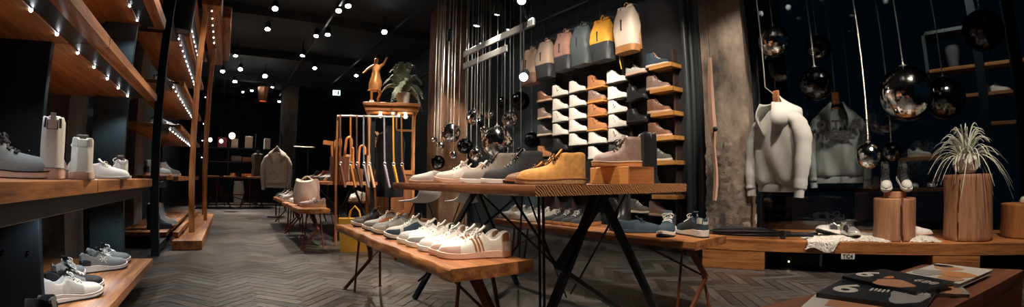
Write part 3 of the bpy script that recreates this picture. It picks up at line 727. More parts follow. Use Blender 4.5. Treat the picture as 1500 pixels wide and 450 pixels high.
# frame rack
for nm, kd, sp, loc, an, lab, L in (
    ('tall_boot', 'tall', 'bootblack', (-.82, 5.80, .171), 30, 'tall black boot on the bottom shelf of the frame rack', .31),
    ('tall_boot', 'tall', 'bootgrey', (-.80, 6.20, .171), 30, 'tall grey boot behind the black one on the bottom shelf', .30),
    ('lace_boot', 'boot', 'bigboot', (-.86, 5.85, .781), 20, 'large grey boot on the waist high shelf of the frame rack', .32),
    ('lace_boot', 'boot', 'bootgrey', (-.78, 6.25, .781), 25, 'grey lace boot behind the large one on the frame rack', .30),
    ('sneaker', 'low', 'silver', (-.84, 5.85, 1.351), 30, 'silver sneaker on the third shelf of the frame rack', .29),
    ('sneaker', 'low', 'silver', (-.80, 6.10, 1.351), 30, 'silver sneaker behind its twin on the third shelf', .29),
    ('sneaker', 'low', 'silver', (-.84, 5.80, 1.831), 40, 'grey and silver sneaker on the fourth shelf of the frame rack', .30),
    ('sneaker', 'low', 'blackrun', (-.84, 6.10, 1.831), 40, 'black sneaker on the fourth shelf of the frame rack', .30),
    ('sneaker', 'low', 'whiterun', (-.82, 5.75, 2.401), 40, 'pale sneaker on the fifth shelf of the frame rack', .30),
    ('lace_boot', 'boot', 'bootblack', (-.82, 6.05, 2.401), 40, 'black boot on the fifth shelf of the frame rack', .30)):
    shoe(nm, kd, S[sp], loc, D(an), lab, L=L)

# middle group
G = 'shoes on the plank benches of the middle group'
for i, (y, sp, kd, lab) in enumerate(((5.22, 'wallbrown', 'low', 'brown low shoe at the near end of the plank bench'), (5.40, 'derby', 'loafer', 'brown leather shoe beside the pale bag'), (6.1, 'white', 'low', 'white sneaker just behind the pale bag'), (6.28, 'white', 'low', 'white sneaker, second behind the pale bag'),
        (7.1, 'white', 'low', 'white sneaker at the near end of the farther plank bench'), (7.4, 'whitecap', 'low', 'white and grey sneaker in the middle of the farther plank bench'), (7.75, 'greyteal', 'runner', 'grey sneaker on the farther plank bench'), (8.1, 'blackc', 'boot', 'black sneaker at the far end of the farther plank bench'))):
    shoe('sneaker', kd, S[sp], (.91, y, .461), D(172), lab, G)
G = 'dark boots on the middle table'
for i, (y, x, sp, kd) in enumerate(((5.86, 1.35, 'bootblack', 'boot'), (6.05, 1.35, 'hiker', 'boot'), (6.3, 1.34, 'bootblack', 'tall'), (6.6, 1.36, 'chelsea', 'tall'), (7.1, 1.36, 'bootbrown', 'boot'), (7.7, 1.36, 'bootblack', 'boot'), (8.1, 1.36, 'derby', 'loafer'))):
    shoe('lace_boot', kd, S[sp], (x, y, .756), D(175), ('black lace boot nearest on the middle table', 'taupe boot, second on the middle table', 'tall black boot in the middle of the middle table', 'plain black boot behind the tall one on the middle table', 'brown boot toward the far end of the middle table', 'black boot near the far end of the middle table', 'flat brown shoe last on the middle table')[i], G)
# pale bag on the plank bench
b = B(); rings = []
for i in range(13):
    q = i/12; z = .30*q; w = .16*(1-.12*q+.10*math.sin(PI*q)); d = .085*(1+.35*math.sin(PI*q)*(1-q)); ring = []
    for k in range(28):
        an = k*2*PI/28; r_ = 1+.05*math.sin(5*an+6*q)+.03*math.sin(9*an-4*q); e = .7
        ring.append((w*r_*math.copysign(abs(math.cos(an))**e, math.cos(an)), d*r_*math.copysign(abs(math.sin(an))**e, math.sin(an)), z+(.022*math.cos(2*an) if i == 12 else 0)))
    rings.append(ring)
b.loft(rings)
bag = thing('leather_bag', 'pale crumpled leather bag standing on the plank bench by the aisle', 'bag', (.92, 5.72, .462), D(-40))
part('body', b, mat('pale_leather', (.60, .47, .40), .55, bump=.3, scale=14), bag)
part('handle', B().tube([(-.09+.18*k/8, 0, .29+.06*math.sin(PI*k/8)) for k in range(9)], .008, 8), mat('pale_leather', (.6, .47, .4)), bag)
# yellow woven tote and its handles
tb = thing('tote_bag', 'bright yellow woven tote bag on the floor beside the bench', 'bag', (1.30, 4.82, 0), D(-18))
m, nt, N, L, P = nodes('yellow_weave'); tc = N.new('ShaderNodeTexCoord'); wv = N.new('ShaderNodeTexWave'); wv.bands_direction = 'Z'; wv.inputs['Scale'].default_value = 22; wv.inputs['Distortion'].default_value = 2
L.new(tc.outputs['Object'], wv.inputs['Vector']); r = N.new('ShaderNodeValToRGB'); r.color_ramp.elements[0].color = (.50, .24, .02, 1); r.color_ramp.elements[1].color = (.78, .42, .04, 1)
L.new(wv.outputs[0], r.inputs[0]); L.new(r.outputs[0], P.inputs['Base Color']); P.inputs['Roughness'].default_value = .7
bp = N.new('ShaderNodeBump'); bp.inputs['Strength'].default_value = .8; L.new(wv.outputs[0], bp.inputs['Height']); L.new(bp.outputs[0], P.inputs['Normal']); YW = m
b = B(); b.loft([[(x*(.155+.015*z/.36), y*(.075-.02*z/.36)+.004*math.sin(9*z+x*3), z) for x, y in ((-1, -1), (-.5, -1.1), (0, -1.12), (.5, -1.1), (1, -1), (1.05, 0), (1, 1), (.5, 1.1), (0, 1.12), (-.5, 1.1), (-1, 1), (-1.05, 0))] for z in [.36*k/8 for k in range(9)]])
part('body', b, YW, tb)
for y in (-.05, .05): part('handle', B().tube([(-.07, y, .33), (-.045, y, .44), (0, y, .49), (.045, y, .44), (.07, y, .33)], .008, 8), YW, tb)
# ---------------------------------------------------------------- shoe wall
YC = [4.84, 4.50, 4.16, 3.81, 3.47, 3.17, 2.88]
WX = 3.97
sw = thing('shoe_display', 'black display wall with rows of small shelves behind the high table', 'shoe display', (4.0, 2.6, 0))
part('back_panel', B().box(.10, .14, 0, 2.5, 0, 2.9), mat('black_panel', (.018, .02, .025), .6), sw)
for y in [4.67, 4.33, 3.985, 3.64, 3.32, 3.03, 2.70]: part('divider', B().box(.02, .10, y-2.6-.012, y-2.6+.012, .15, 2.2), mat('dark_divider', (.05, .03, .025), .6), sw)
ORDC = ['first', 'second', 'third', 'fourth', 'fifth', 'sixth', 'last']; ORDR = ['top', 'second', 'third', 'fourth', 'fifth', 'sixth', 'seventh', 'eighth', 'ninth']
def ledge(y, z, m, w, x0=-.09, th=.018, lab=None): part('ledge', B().box(x0, .10, y-2.6-w/2, y-2.6+w/2, z-th, z, .002), m, sw, lab)
GW = 'shoes on the shoe wall'
cols = {
 0: [(1.91, 'bootbrown', 'boot'), (1.66, 'boottaupe', 'boot'), (1.42, 'walldark', 'boot'), (1.12, 'wallrusset', 'boot'), (.62, 'wallbrown', 'boot')],
 1: [(1.94, 'wallmark', 'boot'), (1.75, 'wallwhite', 'boot'), (1.58, 'wallpink', 'boot'), (1.40, 'wallwhite', 'boot'), (1.2, 'bootblack', 'boot'), (.70, 'wallwhite', 'boot')],
 2: [(1.94, 'wallwhite', 'boot'), (1.75, 'wallwhite', 'boot'), (1.58, 'wallwhite', 'boot'), (1.42, 'wallwhite', 'boot'), (1.24, 'wallwhite', 'boot'), (.66, 'wallwhite', 'boot')],
 3: [(1.95, 'wallrusset', 'boot'), (1.77, 'wallbrown', 'boot'), (1.60, 'wallrusset', 'boot'), (1.42, 'wallrusset', 'boot'), (1.24, 'wallwhite', 'boot'), (1.05, 'wallwhite', 'boot'), (.62, 'walldark', 'boot')],
 4: [(1.95, 'wallwhite', 'boot'), (1.75, 'wallwhite', 'boot'), (1.58, 'wallmark', 'boot'), (1.41, 'wallpink', 'boot'), (1.24, 'wallmark', 'boot'), (1.05, 'walldark', 'boot'), (.66, 'blackrun', 'runner'), (.42, 'bootblack', 'boot')],
 5: [(1.99, 'greypink', 'low'), (1.70, 'bootblack', 'boot'), (1.44, 'bootblack', 'boot'), (1.1, 'walldark', 'boot'), (.64, 'bootgrey', 'boot'), (.42, 'walldark', 'boot')],
 6: [(2.03, 'bootblack', 'boot'), (1.77, 'boottaupe', 'boot'), (1.51, 'bootbrown', 'boot'), (1.25, 'bootbrown', 'boot'), (.99, 'walldark', 'boot'), (.63, 'bootblack', 'boot'), (.40, 'boottaupe', 'boot')],
}
S['nightboot'] = dict(id='nightboot', upper=NAVY, sole=CREAM, lace=LACE_W, tongue=COGNAC, bow=False, rows=7)
LOOK = dict(bootbrown='brown lace boot', boottaupe='taupe lace boot', walldark='charcoal shoe', wallrusset='russet suede shoe', wallbrown='taupe brown shoe', wallmark='white sneaker with dark side mark', wallwhite='all white sneaker', wallpink='white sneaker with orange side mark', blackrun='black running sneaker', bootblack='black boot', greypink='flat grey shoe with pink sole', bootgrey='grey boot')
for c, rows in cols.items():
    y = YC[c]
    for r_, (z, sp, kd) in enumerate(rows):
        if c == 6 and z > .5 or c == 3 and r_ < 4:
            wide = c == 6
            ledge(y-(.09 if wide else 0), z, PINE['y'], .30 if wide else .29, -.10 if wide else -.08, .045 if wide else .022, 'honey coloured wooden shelf')
        else: ledge(y, z, mat('dark_divider', (.05, .03, .025)), .30, -.06, .010)
        spec = S['nightboot'] if (c == 6 and r_ == 0) else S[sp]
        shoe('lace_boot' if 'boot' in LOOK[sp] else 'sneaker', kd, spec, (WX, y-(.01 if c == 6 else 0), z+.001), D(-90+R.uniform(-3, 5)), f"{'navy lace boot' if (c == 6 and r_ == 0) else LOOK[sp]} in the {ORDC[c]} column of the shoe wall, {ORDR[r_]} row", GW, .29)

# ---------------------------------------------------------------- backpacks hanging above
def backpack(y, z, m1, m2, lab, h=.48, split=.36, w=.30, strap=None, x=3.82, tilt=0):
    t = thing('backpack', lab, 'backpack', (x, y, z), -PI/2+tilt, 'backpacks in a row above the shoe wall')
    def sec(q): return .5*w*(1+.05*math.sin(PI*q)-.22*(max(0, q-.7)/.3)**1.5), .075*(1+.35*math.sin(PI*min(1, q*1.1)))*(1-.45*max(0, q-.72)/.28)
    def body(q0, q1, n):
        b = B(); rings = []
        for i in range(n+1):
            q = q0+(q1-q0)*i/n; a, d = sec(q); ring = []
            for k in range(32):
                an = k*2*PI/32; wr = 1+.03*math.sin(4*an+9*q)+.02*math.sin(9*an-17*q)+(.09*math.sin(7*an+14*q)*(q-.6) if q > .6 else 0)
                ring.append((a*wr*math.copysign(abs(math.cos(an))**.45, math.cos(an)), d*wr*math.copysign(abs(math.sin(an))**.6, math.sin(an)), h*q))
            rings.append(ring)
        return b.loft(rings)
    part('lower_panel', body(0, split, 6), m2, t); part('upper_panel', body(split, 1, 12), m1, t)
    rl = B(); a, d = sec(.98); rl.tube([(-a*.9+1.8*a*k/10, -.01+.012*math.sin(k*1.3), h*1.0+.012*math.sin(k*.9)) for k in range(11)], [.035+.006*math.sin(k*2) for k in range(11)], 12, .7); part('roll_top', rl, m1, t)
    part('zip', B().box(-.006, .006, -sec(.55)[1]-.008, -sec(.55)[1]+.01, h*.46, h*.70), BLACK_C, t)
    part('loop', B().tube([(-.03, .01, h+.01), (-.026, .01, h+.06), (0, .01, h+.085), (.026, .01, h+.06), (.03, .01, h+.01)], .007, 8), strap or m1, t)
    part('hook', B().tube([(0, .01, h+.08), (.0, .18, h+.11), (0, .22, h+.11)], .006, 8), CHROME, t)
    part('side_strap', B().bar((w*.47, .05, h*.86), (w*.44, .09, .04), .02, .006), m2, t)
    return t
BEIGE = mat('beige_canvas', (.50, .36, .28), .8, bump=.15, scale=25); OLIVE = mat('khaki_canvas', (.40, .31, .24), .8, bump=.15, scale=25)
MAU = mat('dusty_rose_canvas', (.27, .145, .115), .8, bump=.15, scale=25); TEAL = mat('slate_teal_canvas', (.055, .075, .085), .6, bump=.2, scale=25)
YEL = mat('mustard_canvas', (.72, .35, .04), .75, bump=.15, scale=25); SAND = mat('pale_sand_canvas', (.68, .58, .50), .8, bump=.15, scale=25); INK = mat('ink_leather', (.03, .035, .042), .45, bump=.2, scale=25)
backpack(4.96, 2.16, BEIGE, mat('dusty_rose_canvas', (0, 0, 0)), 'beige backpack at the far left of the hanging row', .50, .30, .30)
backpack(4.62, 2.19, OLIVE, INK, 'khaki backpack with black base, second in the hanging row', .50, .36, .31)
backpack(4.23, 2.22, MAU, INK, 'dusty rose brown backpack with black base', .50, .36, .30)
backpack(3.90, 2.22, TEAL, TEAL, 'slate teal backpack between the rose and the yellow ones', .50, .36, .30)
backpack(3.54, 2.20, YEL, INK, 'mustard yellow backpack with black base', .50, .42, .31)
bp6 = backpack(3.16, 2.22, SAND, COGNAC, 'pale sand backpack with brown base at the right end of the row', .53, .14, .29, COGNAC)
for y in (4.8, 4.1, 3.7, 3.35, 2.95): solo('hanging_wire', B().tube([(0, 0, 2.7), (0, 0, CEIL)], .004, 6), STEEL, 'thin black wire dropping to the backpack row', 'wire', (3.95, y, 0), group='wires above the backpacks')
part('hanging_strap', B().tube([(-.13, 0, .02), (-.14, .02, -.07), (-.13, .03, -.16)], .012, 6, .4), YEL, bp6, 'yellow strap end')

# ---------------------------------------------------------------- mirror balls
DIMMIRROR = mat('dimmed_mirror_tiles', (.16, .18, .19), .12, 1)  # mirror tiles tinted dark to stand in for balls the lamps miss
def mirror_ball(c, r, lab, grp, dark=False, seg=None, ceil=CEIL, chain=.0062):
    t = thing('mirror_ball', lab, 'mirror ball', (c[0], c[1], c[2]), 0, grp)
    n = seg or max(36, int(r*300)); b = B(); b.ball((0, 0, 0), r, n, n//2)
    part('ball', b, DIMMIRROR if dark == 'dimmed' else DARKMIRROR if dark else MIRROR, t, smooth=False)
    part('cap', B().lathe([(r*.16, r*.985), (r*.16, r*1.03), (r*.06, r*1.06), (.006, r*1.16), (.0001, r*1.17)], 14), CHROME, t)
    z0, z1 = r*1.1, ceil-c[2]; k = int((z1-z0)/.022); pr = []
    for i in range(k): z = z0+(z1-z0)*i/k; pr += [(chain*.45, z), (chain*1.25, z+.007), (chain*1.25, z+.015)]
    part('chain', B().lathe(pr+[(chain*.45, z1)], 6), CHROME, t)
    return t
BA, BE, BN = V((3.58, 2.12, 0)), V((.315, -.949, 0)).normalized(), V((.949, .315, 0)).normalized(); BRZ = math.atan2(BE.y, BE.x)
def wl(x, y, z): return BA+BE*x+BN*y+V((0, 0, z))
def on_b(px, py, off):
    d = ray(px, py); t = (BA.dot(BN)+off)/d.dot(BN); return V((d.x*t, d.y*t, H+d.z*t))
GB = 'mirror balls in front of the window'
mirror_ball(on_b(1134, 61, .42), .155, 'mirror ball above the pale hoodie', GB)
mirror_ball(on_b(1327, 137, .32), .238, 'largest mirror ball hanging in front of the window', GB)
mirror_ball(on_b(1272.5, 228, .30), .116, 'small mirror ball hanging above the shorter wood stump', GB)
mirror_ball(on_b(1195, 123, .42), .158, 'glossy black mirror ball right of the hoodie', GB, True)
mirror_ball(on_b(1440, 45, .40), .185, 'black mirror ball at the upper right', GB, True)
for px, py, off, r_, lab in ((1198, 71, .72, .135, 'mirror ball in a dimmed tone behind the glossy black one'), (1384, 144, .70, .195, 'mirror ball in a dimmed tone right behind the largest one'), (1306, 223, .66, .095, 'smoky mirror ball above the right dark sneaker')): mirror_ball(on_b(px, py, off), r_, lab, GB, 'dimmed')
GB = 'mirror balls beside the shoe wall'
for (px, py, rp, r_, dk, lab) in ((728, 208, 24, 5.6, 0, 'largest mirror ball of the cluster behind the sneakers'), (660, 195, 15, 6.0, 0, 'bright mirror ball at the left of the cluster'), (695, 172, 12.5, 6.4, 0, 'mirror ball above and left of the largest one'),
        (681, 214, 12, 6.2, 1, 'black mirror ball left of the largest one'), (747, 175, 12.5, 6.3, 0, 'mirror ball right above the largest one'), (762, 148, 15, 6.6, 1, 'black mirror ball under the starry spotlight'), (703, 181, 6.5, 5.9, 1, 'tiny black mirror ball touching the one above the largest'),
        (710, 190, 7, 6.5, 0, 'small mirror ball just above the largest one'), (664, 227, 6, 5.6, 0, 'small mirror ball low at the left above the white sneakers'), (645, 213, 6, 6.3, 0, 'small mirror ball left of the bright one'), (763, 223, 8, 5.4, 0, 'small low mirror ball right of the largest one'),
        (779, 205, 12, 6.7, 1, 'dark mirror ball half behind the shoe wall'), (641, 238, 11, 6.0, 1, 'black mirror ball lowest at the left of the cluster'), (698, 226, 11, 5.8, 0, 'mirror ball low behind the sneakers'), (718, 168, 8, 7.2, 0, 'faint small mirror ball at the back of the cluster'), (735, 150, 9, 7.4, 1, 'dark small mirror ball at the back of the cluster'), (636, 205, 5, 6.6, 0, 'tiny mirror ball at the far left of the cluster')):
    p = at_r(px, py, r_); mirror_ball(p, rp/655*r_*.98, lab, GB, bool(dk), None, CEIL, .005)
for k, px in enumerate((640, 648, 655, 672, 684, 690, 706, 716, 739, 752)):
    p = at_r(px, 200, 6.6+.2*(k % 3)); solo('hanging_rod', B().tube([(0, 0, 1.0+.2*(k % 4)), (0, 0, CEIL)], .006+.003*(k % 3), 8), CHROME, 'thin shiny metal rod hanging among the mirror ball chains', 'rod', (p.x, p.y, 0), group='rods among the mirror balls')

# ---------------------------------------------------------------- window and bench
def pane_mat():
    m, nt, N, L, P = nodes('tinted_shop_glass'); N.remove(P); o = N['Material Output']
    t = N.new('ShaderNodeBsdfTransparent'); t.inputs[0].default_value = (.62, .70, .74, 1); g = N.new('ShaderNodeBsdfGlossy'); g.inputs['Roughness'].default_value = .0
    fr = N.new('ShaderNodeFresnel'); fr.inputs[0].default_value = 1.9; mx = N.new('ShaderNodeMixShader'); L.new(fr.outputs[0], mx.inputs[0]); L.new(t.outputs[0], mx.inputs[1]); L.new(g.outputs[0], mx.inputs[2]); L.new(mx.outputs[0], o.inputs[0]); return m
PANE = pane_mat()
fm = mat('black_window_frame', (.015, .02, .026), .4, .4)
win = struct('window_1', B().box(.42, 7, 1.0, 1.012, .02, CEIL), PANE); win.location = BA; win.rotation_euler = (0, 0, BRZ)
struct('window_frame', B().box(.20, .42, .96, 1.05, 0, CEIL).box(3.05, 3.16, .98, 1.05, 0, CEIL).box(.2, 7, .97, 1.05, 0, .06), fm, parent=win)
struct('window_frame', B().box(.50, .54, 1.02, 1.06, 0, CEIL), mat('grey_steel_trim', (.30, .31, .30), .5, .3), parent=win)
pv = struct('floor_outside', B().box(-1, 6, 1.06, 4.6, -.1, .05), mat('grey_paving', (.16, .16, .16), .8, bump=.3, scale=8, var=.3)); pv.location = BA; pv.rotation_euler = (0, 0, BRZ)
wb = thing('window_bench', 'long low oak bench with dark niches running under the shop window', 'bench', BA, BRZ)
part('bench_top', B().box(-.02, 4.3, 0, .95, .165, .262, .004), OAK['x'], wb)
part('left_box', B().box(0, .55, .004, .90, 0, .168, .003), OAK['x'], wb); part('support', B().box(1.92, 2.30, .004, .9, 0, .168, .003), OAK['x'], wb); part('support', B().box(3.6, 3.95, .004, .9, 0, .168, .003), OAK['x'], wb)
part('niche_back', B().box(.5, 4.2, .75, .78, 0, .168), STEEL, wb)
tg = thing('price_tag', 'small white price tag on the dark front of the window bench', 'tag', wl(1.24, -.003, .148), BRZ)
part('plate', B().box(-.055, .055, -.002, .003, -.022, .022), mat('tag_white', (.6, .6, .58), .6), tg)
def text(body, size, m, parent, mw, name='lettering', extrude=.0005, shear=0, bold=0):
    c = bpy.data.curves.new(name, 'FONT'); c.body = body; c.size = size; c.extrude = extrude; c.align_x = 'CENTER'; c.align_y = 'CENTER'; c.shear = shear; c.offset = bold; c.resolution_u = 3
    o = bpy.data.objects.new(name, c); COL.objects.link(o); o.parent = parent; o.matrix_local = mw; c.materials.append(m)
    dg = bpy.context.evaluated_depsgraph_get(); me = bpy.data.meshes.new_from_object(o.evaluated_get(dg)); bpy.data.objects.remove(o)
    n = link(name, me, parent); n.matrix_local = mw; return n
text('TC4', .045, BLACK_C, tg, Matrix.Translation((0, -.004, 0)) @ Matrix.Rotation(PI/2, 4, 'X'), bold=.001)
eq = thing('equipment_box', 'black box with a small light in the dark bench niche', 'box', wl(.85, .35, 0), BRZ)
part('case', B().box(-.18, .18, -.12, .12, 0, .12, .006), STEEL, eq); part('power_light', B().ball((-.10, -.122, .05), .008, 8, 6), glow('amber_led', (1, .7, .4), 4), eq); part('side_strip', B().box(.17, .19, -.13, -.12, .02, .12), mat('tag_white', (.6, .6, .58)), eq)

# stumps
def stump(p, r, h, lab, crack, seed, notch=False, m=STUMP):
    rr = random.Random(seed); ph = [rr.uniform(0, 6) for _ in range(6)]
    def fn(a, z):
        d = (a-crack+PI) % (2*PI)-PI
        k = 1+.025*math.sin(2*a+ph[0])+.015*math.sin(3*a+ph[1]+z*2)+.008*math.sin(7*a+ph[2])
        k += .04*(1-z/h)**2*.6+.03*abs(z/h-.4)
        if abs(d+.05*math.sin(z*9)) < .035: k *= .74
        return k
    prof = [(r*.97, 0), (r, .008)]+[(r, h*i/14) for i in range(1, 14)]+[(r, h-.006), (r*.985, h), (r*.5, h+.001), (.001, h)]
    return solo('wood_stump', B().lathe(prof, 150, (0, 0, 0), fn), m, lab, 'wood stump', p, 0, 'wood stumps on the window bench', angle=50)
SZ = .263
camdir = lambda p: math.atan2(-p.y, -p.x)
p1 = wl(1.64, .215, SZ); stump(p1, .176, .345, 'shorter cracked wood stump carrying the two dark sneakers', camdir(p1)+.38, 1)
p2 = wl(2.26, .235, SZ); stump(p2, .192, .525, 'tallest wood stump carrying the potted air plant', camdir(p2)-.38, 2)
p3 = wl(2.80, .36, SZ); stump(p3, .19, .275, 'low wood stump at the right edge carrying a grey sneaker', camdir(p3)+2.2, 5, m=wood('stump_wood_warm', (.22, .08, .025), (.48, .20, .07), 'z', .6, 9))
kb = p1+V((0, 0, .347)); solo('wooden_block', B().box(-.085, .085, -.06, .06, 0, .05, .003), STUMP, 'small wooden block under the dark sneakers on the shorter stump', 'wooden block', kb-BN*.03, BRZ)
dk = dict(id='darkstripe', upper=BLACK_C, sole=WHITE_R, lace=LACE_B, tongue=BLACK_C, cap=LGREY, cap0=.70, rows=5)
for s_, lab in ((-1, 'left dark sneaker with pale toe on the shorter stump'), (1, 'right dark sneaker with pale toe on the shorter stump')):
    shoe('sneaker', 'high', dk, kb+BE*(.075*s_)-BN*.02+V((0, 0, .10)), BRZ-PI/2+.12*s_, lab, L=.26, pitch=.42)
shoe('sneaker', 'low', S['greypink'], p3+BE*.05+V((0, 0, .278)), BRZ-.3-PI/2-.6, 'grey sneaker with blush sole on the low stump at the right edge', L=.27)

# air plant
pt = thing('air_plant', 'spiky pale air plant in a faceted white pot on the tallest stump', 'potted plant', p2+V((0, 0, .527)))
b = B(); n = 10; rings = []
for i, (r_, z) in enumerate(((.052, 0), (.088, .03), (.108, .075), (.100, .12), (.075, .16), (.062, .16), (.05, .10), (.001, .10))):
    rings.append([(r_*(1+.10*(1 if (k+i) % 2 else -1)*(i < 5))*math.cos((k+.5*(i % 2))*2*PI/n), r_*(1+.10*(1 if (k+i) % 2 else -1)*(i < 5))*math.sin((k+.5*(i % 2))*2*PI/n), z) for k in range(n)])
b.loft(rings); part('pot', b, mat('white_ceramic', (.62, .60, .56), .45), pt, smooth=False)
b = B()
for i in range(105):
    a = i*2.39996+R.uniform(-.2, .2); q = (i/105)**.8; rise = .30*(1-q)+.09*q+R.uniform(-.03, .03); out = .10+.28*q*R.uniform(.7, 1.2); droop = q*q*R.uniform(.15, .5)
    pts = []; rs = []
    for k in range(11):
        s_ = k/10; pts.append((out*s_*math.cos(a+.35*s_*math.sin(i)), out*s_*math.sin(a+.35*s_*math.sin(i)), .11+rise*math.sin(min(PI, s_*2.0))*.95-droop*s_**2.4)); rs.append(.0065*(1-s_)**.6+.0012)
    b.tube(pts, rs, 5, .45)
part('leaves', b, mat('silver_green_leaf', (.58, .60, .52), .7, var=.15, scale=30), pt)

# sheepskin
b = B(); nu, nv = 70, 40; P = []; Fc = []
def rug_xy(u, v):
    x = .88+1.10*u+.035*math.sin(7*v+2)*(1-u)+.02*math.sin(21*v)*u; back = .52+.10*math.sin(3*u+1)+.03*math.sin(13*u)
    front = -.105+.02*math.sin(30*u) if u < .20 else -.105+.15*min(1, (u-.20)/.07)+.02*math.sin(19*u)
    return x, back+(front-back)*v
def rugp(u, v, h=0):
    x, y = rug_xy(u, v); e = min(1, min(u, 1-u, v, 1-v)*9)
    if y >= -.012: return V((x, y, SZ+.002+.022*e**.5+h)), V((0, 0, 1))
    d = min(1, (-.012-y)/.02); return V((x, -.012-.020*d-h*d, SZ+.024+(y+.012)*.95)), V((0, -1, .3)).normalized()
for i in range(nu+1):
    for j in range(nv+1): P.append(rugp(i/nu, j/nv, R.uniform(-.003, .004))[0])
b.add(P, [(i*(nv+1)+j, i*(nv+1)+j+1, (i+1)*(nv+1)+j+1, (i+1)*(nv+1)+j) for i in range(nu) for j in range(nv)])
for k in range(9000):
    p, n = rugp(R.random(), R.random()**.8); a = R.uniform(0, 2*PI); t = V((math.cos(a), math.sin(a), 0)); w = t.cross(n)*.003; tip = p+n*R.uniform(.003, .008)+t*R.uniform(.010, .022)
    b.add([p-w-n*.002, p+w-n*.002, tip], [(0, 1, 2)])
solo('sheepskin_rug', b, mat('sheepskin', (.80, .77, .72), .95, bump=.3, scale=120, Sheen_Weight=.4), 'fluffy off white sheepskin rug draped over the window bench', 'rug', BA, BRZ, smooth=False)
shoe('sneaker', 'runner', S['silver'], wl(1.10, .27, SZ+.035), BRZ-PI/2-.95, 'silver and black sneaker leaning up on the sheepskin', L=.28, pitch=-.22, roll=.25)
shoe('sneaker', 'runner', S['silver'], wl(1.27, .22, SZ+.030), BRZ-PI/2+.35, 'silver and black sneaker facing forward on the sheepskin', L=.28)
shoe('sneaker', 'loafer', S['slip'], wl(1.88, .40, SZ+.02), BRZ+.2, 'low white shoe lying behind the shorter stump', L=.27)

# umbrella and stand on the left of the bench
um = thing('folded_umbrella', 'black folded umbrella lying on the window bench beside the column', 'umbrella', wl(.40, .28, SZ+.038), BRZ)
b = B(); rings = []
for i in range(16):
    q = i/15; r_ = .014+.030*math.sin(PI*min(1, q*1.15))**.7*(1-.35*q); rings.append([(-.36+.72*q, r_*(1+.22*math.cos(8*k*2*PI/32+3*q))*math.cos(k*2*PI/32), r_*(1+.22*math.cos(8*k*2*PI/32+3*q))*math.sin(k*2*PI/32)) for k in range(32)])
part('canopy', b.loft(rings), BLACK_C, um); part('shaft', B().tube([(-.40, 0, 0), (.52, 0, 0)], .007, 8), STEEL, um); part('handle', B().tube([(.50, 0, 0), (.60, 0, 0)], .014, 10), BLACK_L, um)
sd = thing('clamp_stick', 'black stick with a metal clamp lying in front of the folded umbrella', 'stick', wl(.70, .12, SZ), BRZ+.05)
part('stick', B().box(-.22, .26, -.012, .012, .022, .046, .004), STEEL, sd); part('clamp', B().box(-.03, .02, -.02, .02, 0, .075, .006), mat('dark_clamp', (.06, .065, .07), .3, .7), sd)
cn = thing('candle_cup', 'white candle cup on a terracotta base at the foot of the column', 'candle', wl(.36, .74, SZ))
part('base', B().lathe([(.035, 0), (.05, .01), (.042, .07), (.04, .07), (.001, .07)], 20), mat('terracotta', (.30, .13, .07), .7), cn); part('candle', B().lathe([(.043, .07), (.046, .08), (.046, .165), (.04, .17), (.001, .165)], 20), mat('candle_wax', (.78, .74, .68), .5), cn)

# leather strap in front of the column
pts = [(1040, 84, 3.95), (1041, 130, 3.95), (1043, 165, 3.95), (1045, 188, 3.93), (1046, 215, 3.93), (1049, 250, 3.93), (1049, 272, 3.93), (1047, 294, 3.93)]; wd = [.018, .030, .034, .036, .016, .020, .024, .020]
st = thing('leather_strap', 'long pale leather strap hanging in front of the concrete column', 'strap', at_r(1045, 190, 3.93))
o = st.location.copy(); b = B(); rings = []; sx = V((.62, -.78, 0))
for (px, py, r_), w in zip(pts, wd): p = at_r(px, py, r_)-o; rings.append([p-sx*w*.9+V((.006, .005, 0)), p-V((.008, .006, 0)), p+sx*w*.9+V((.006, .005, 0)), p+V((.012, .010, 0))])
part('strap', b.loft(rings), mat('pale_pink_leather', (.55, .33, .25), .6), st); part('buckle', B().ball((-.02, -.03, 0), .022, 12, 8), STEEL, st)
part('cord', B().tube([at_r(1040, 84, 3.95)-o, (at_r(1040, 84, 3.95)-o).xy.to_3d()+V((0, 0, CEIL-o.z))], .002, 6), STEEL, st)

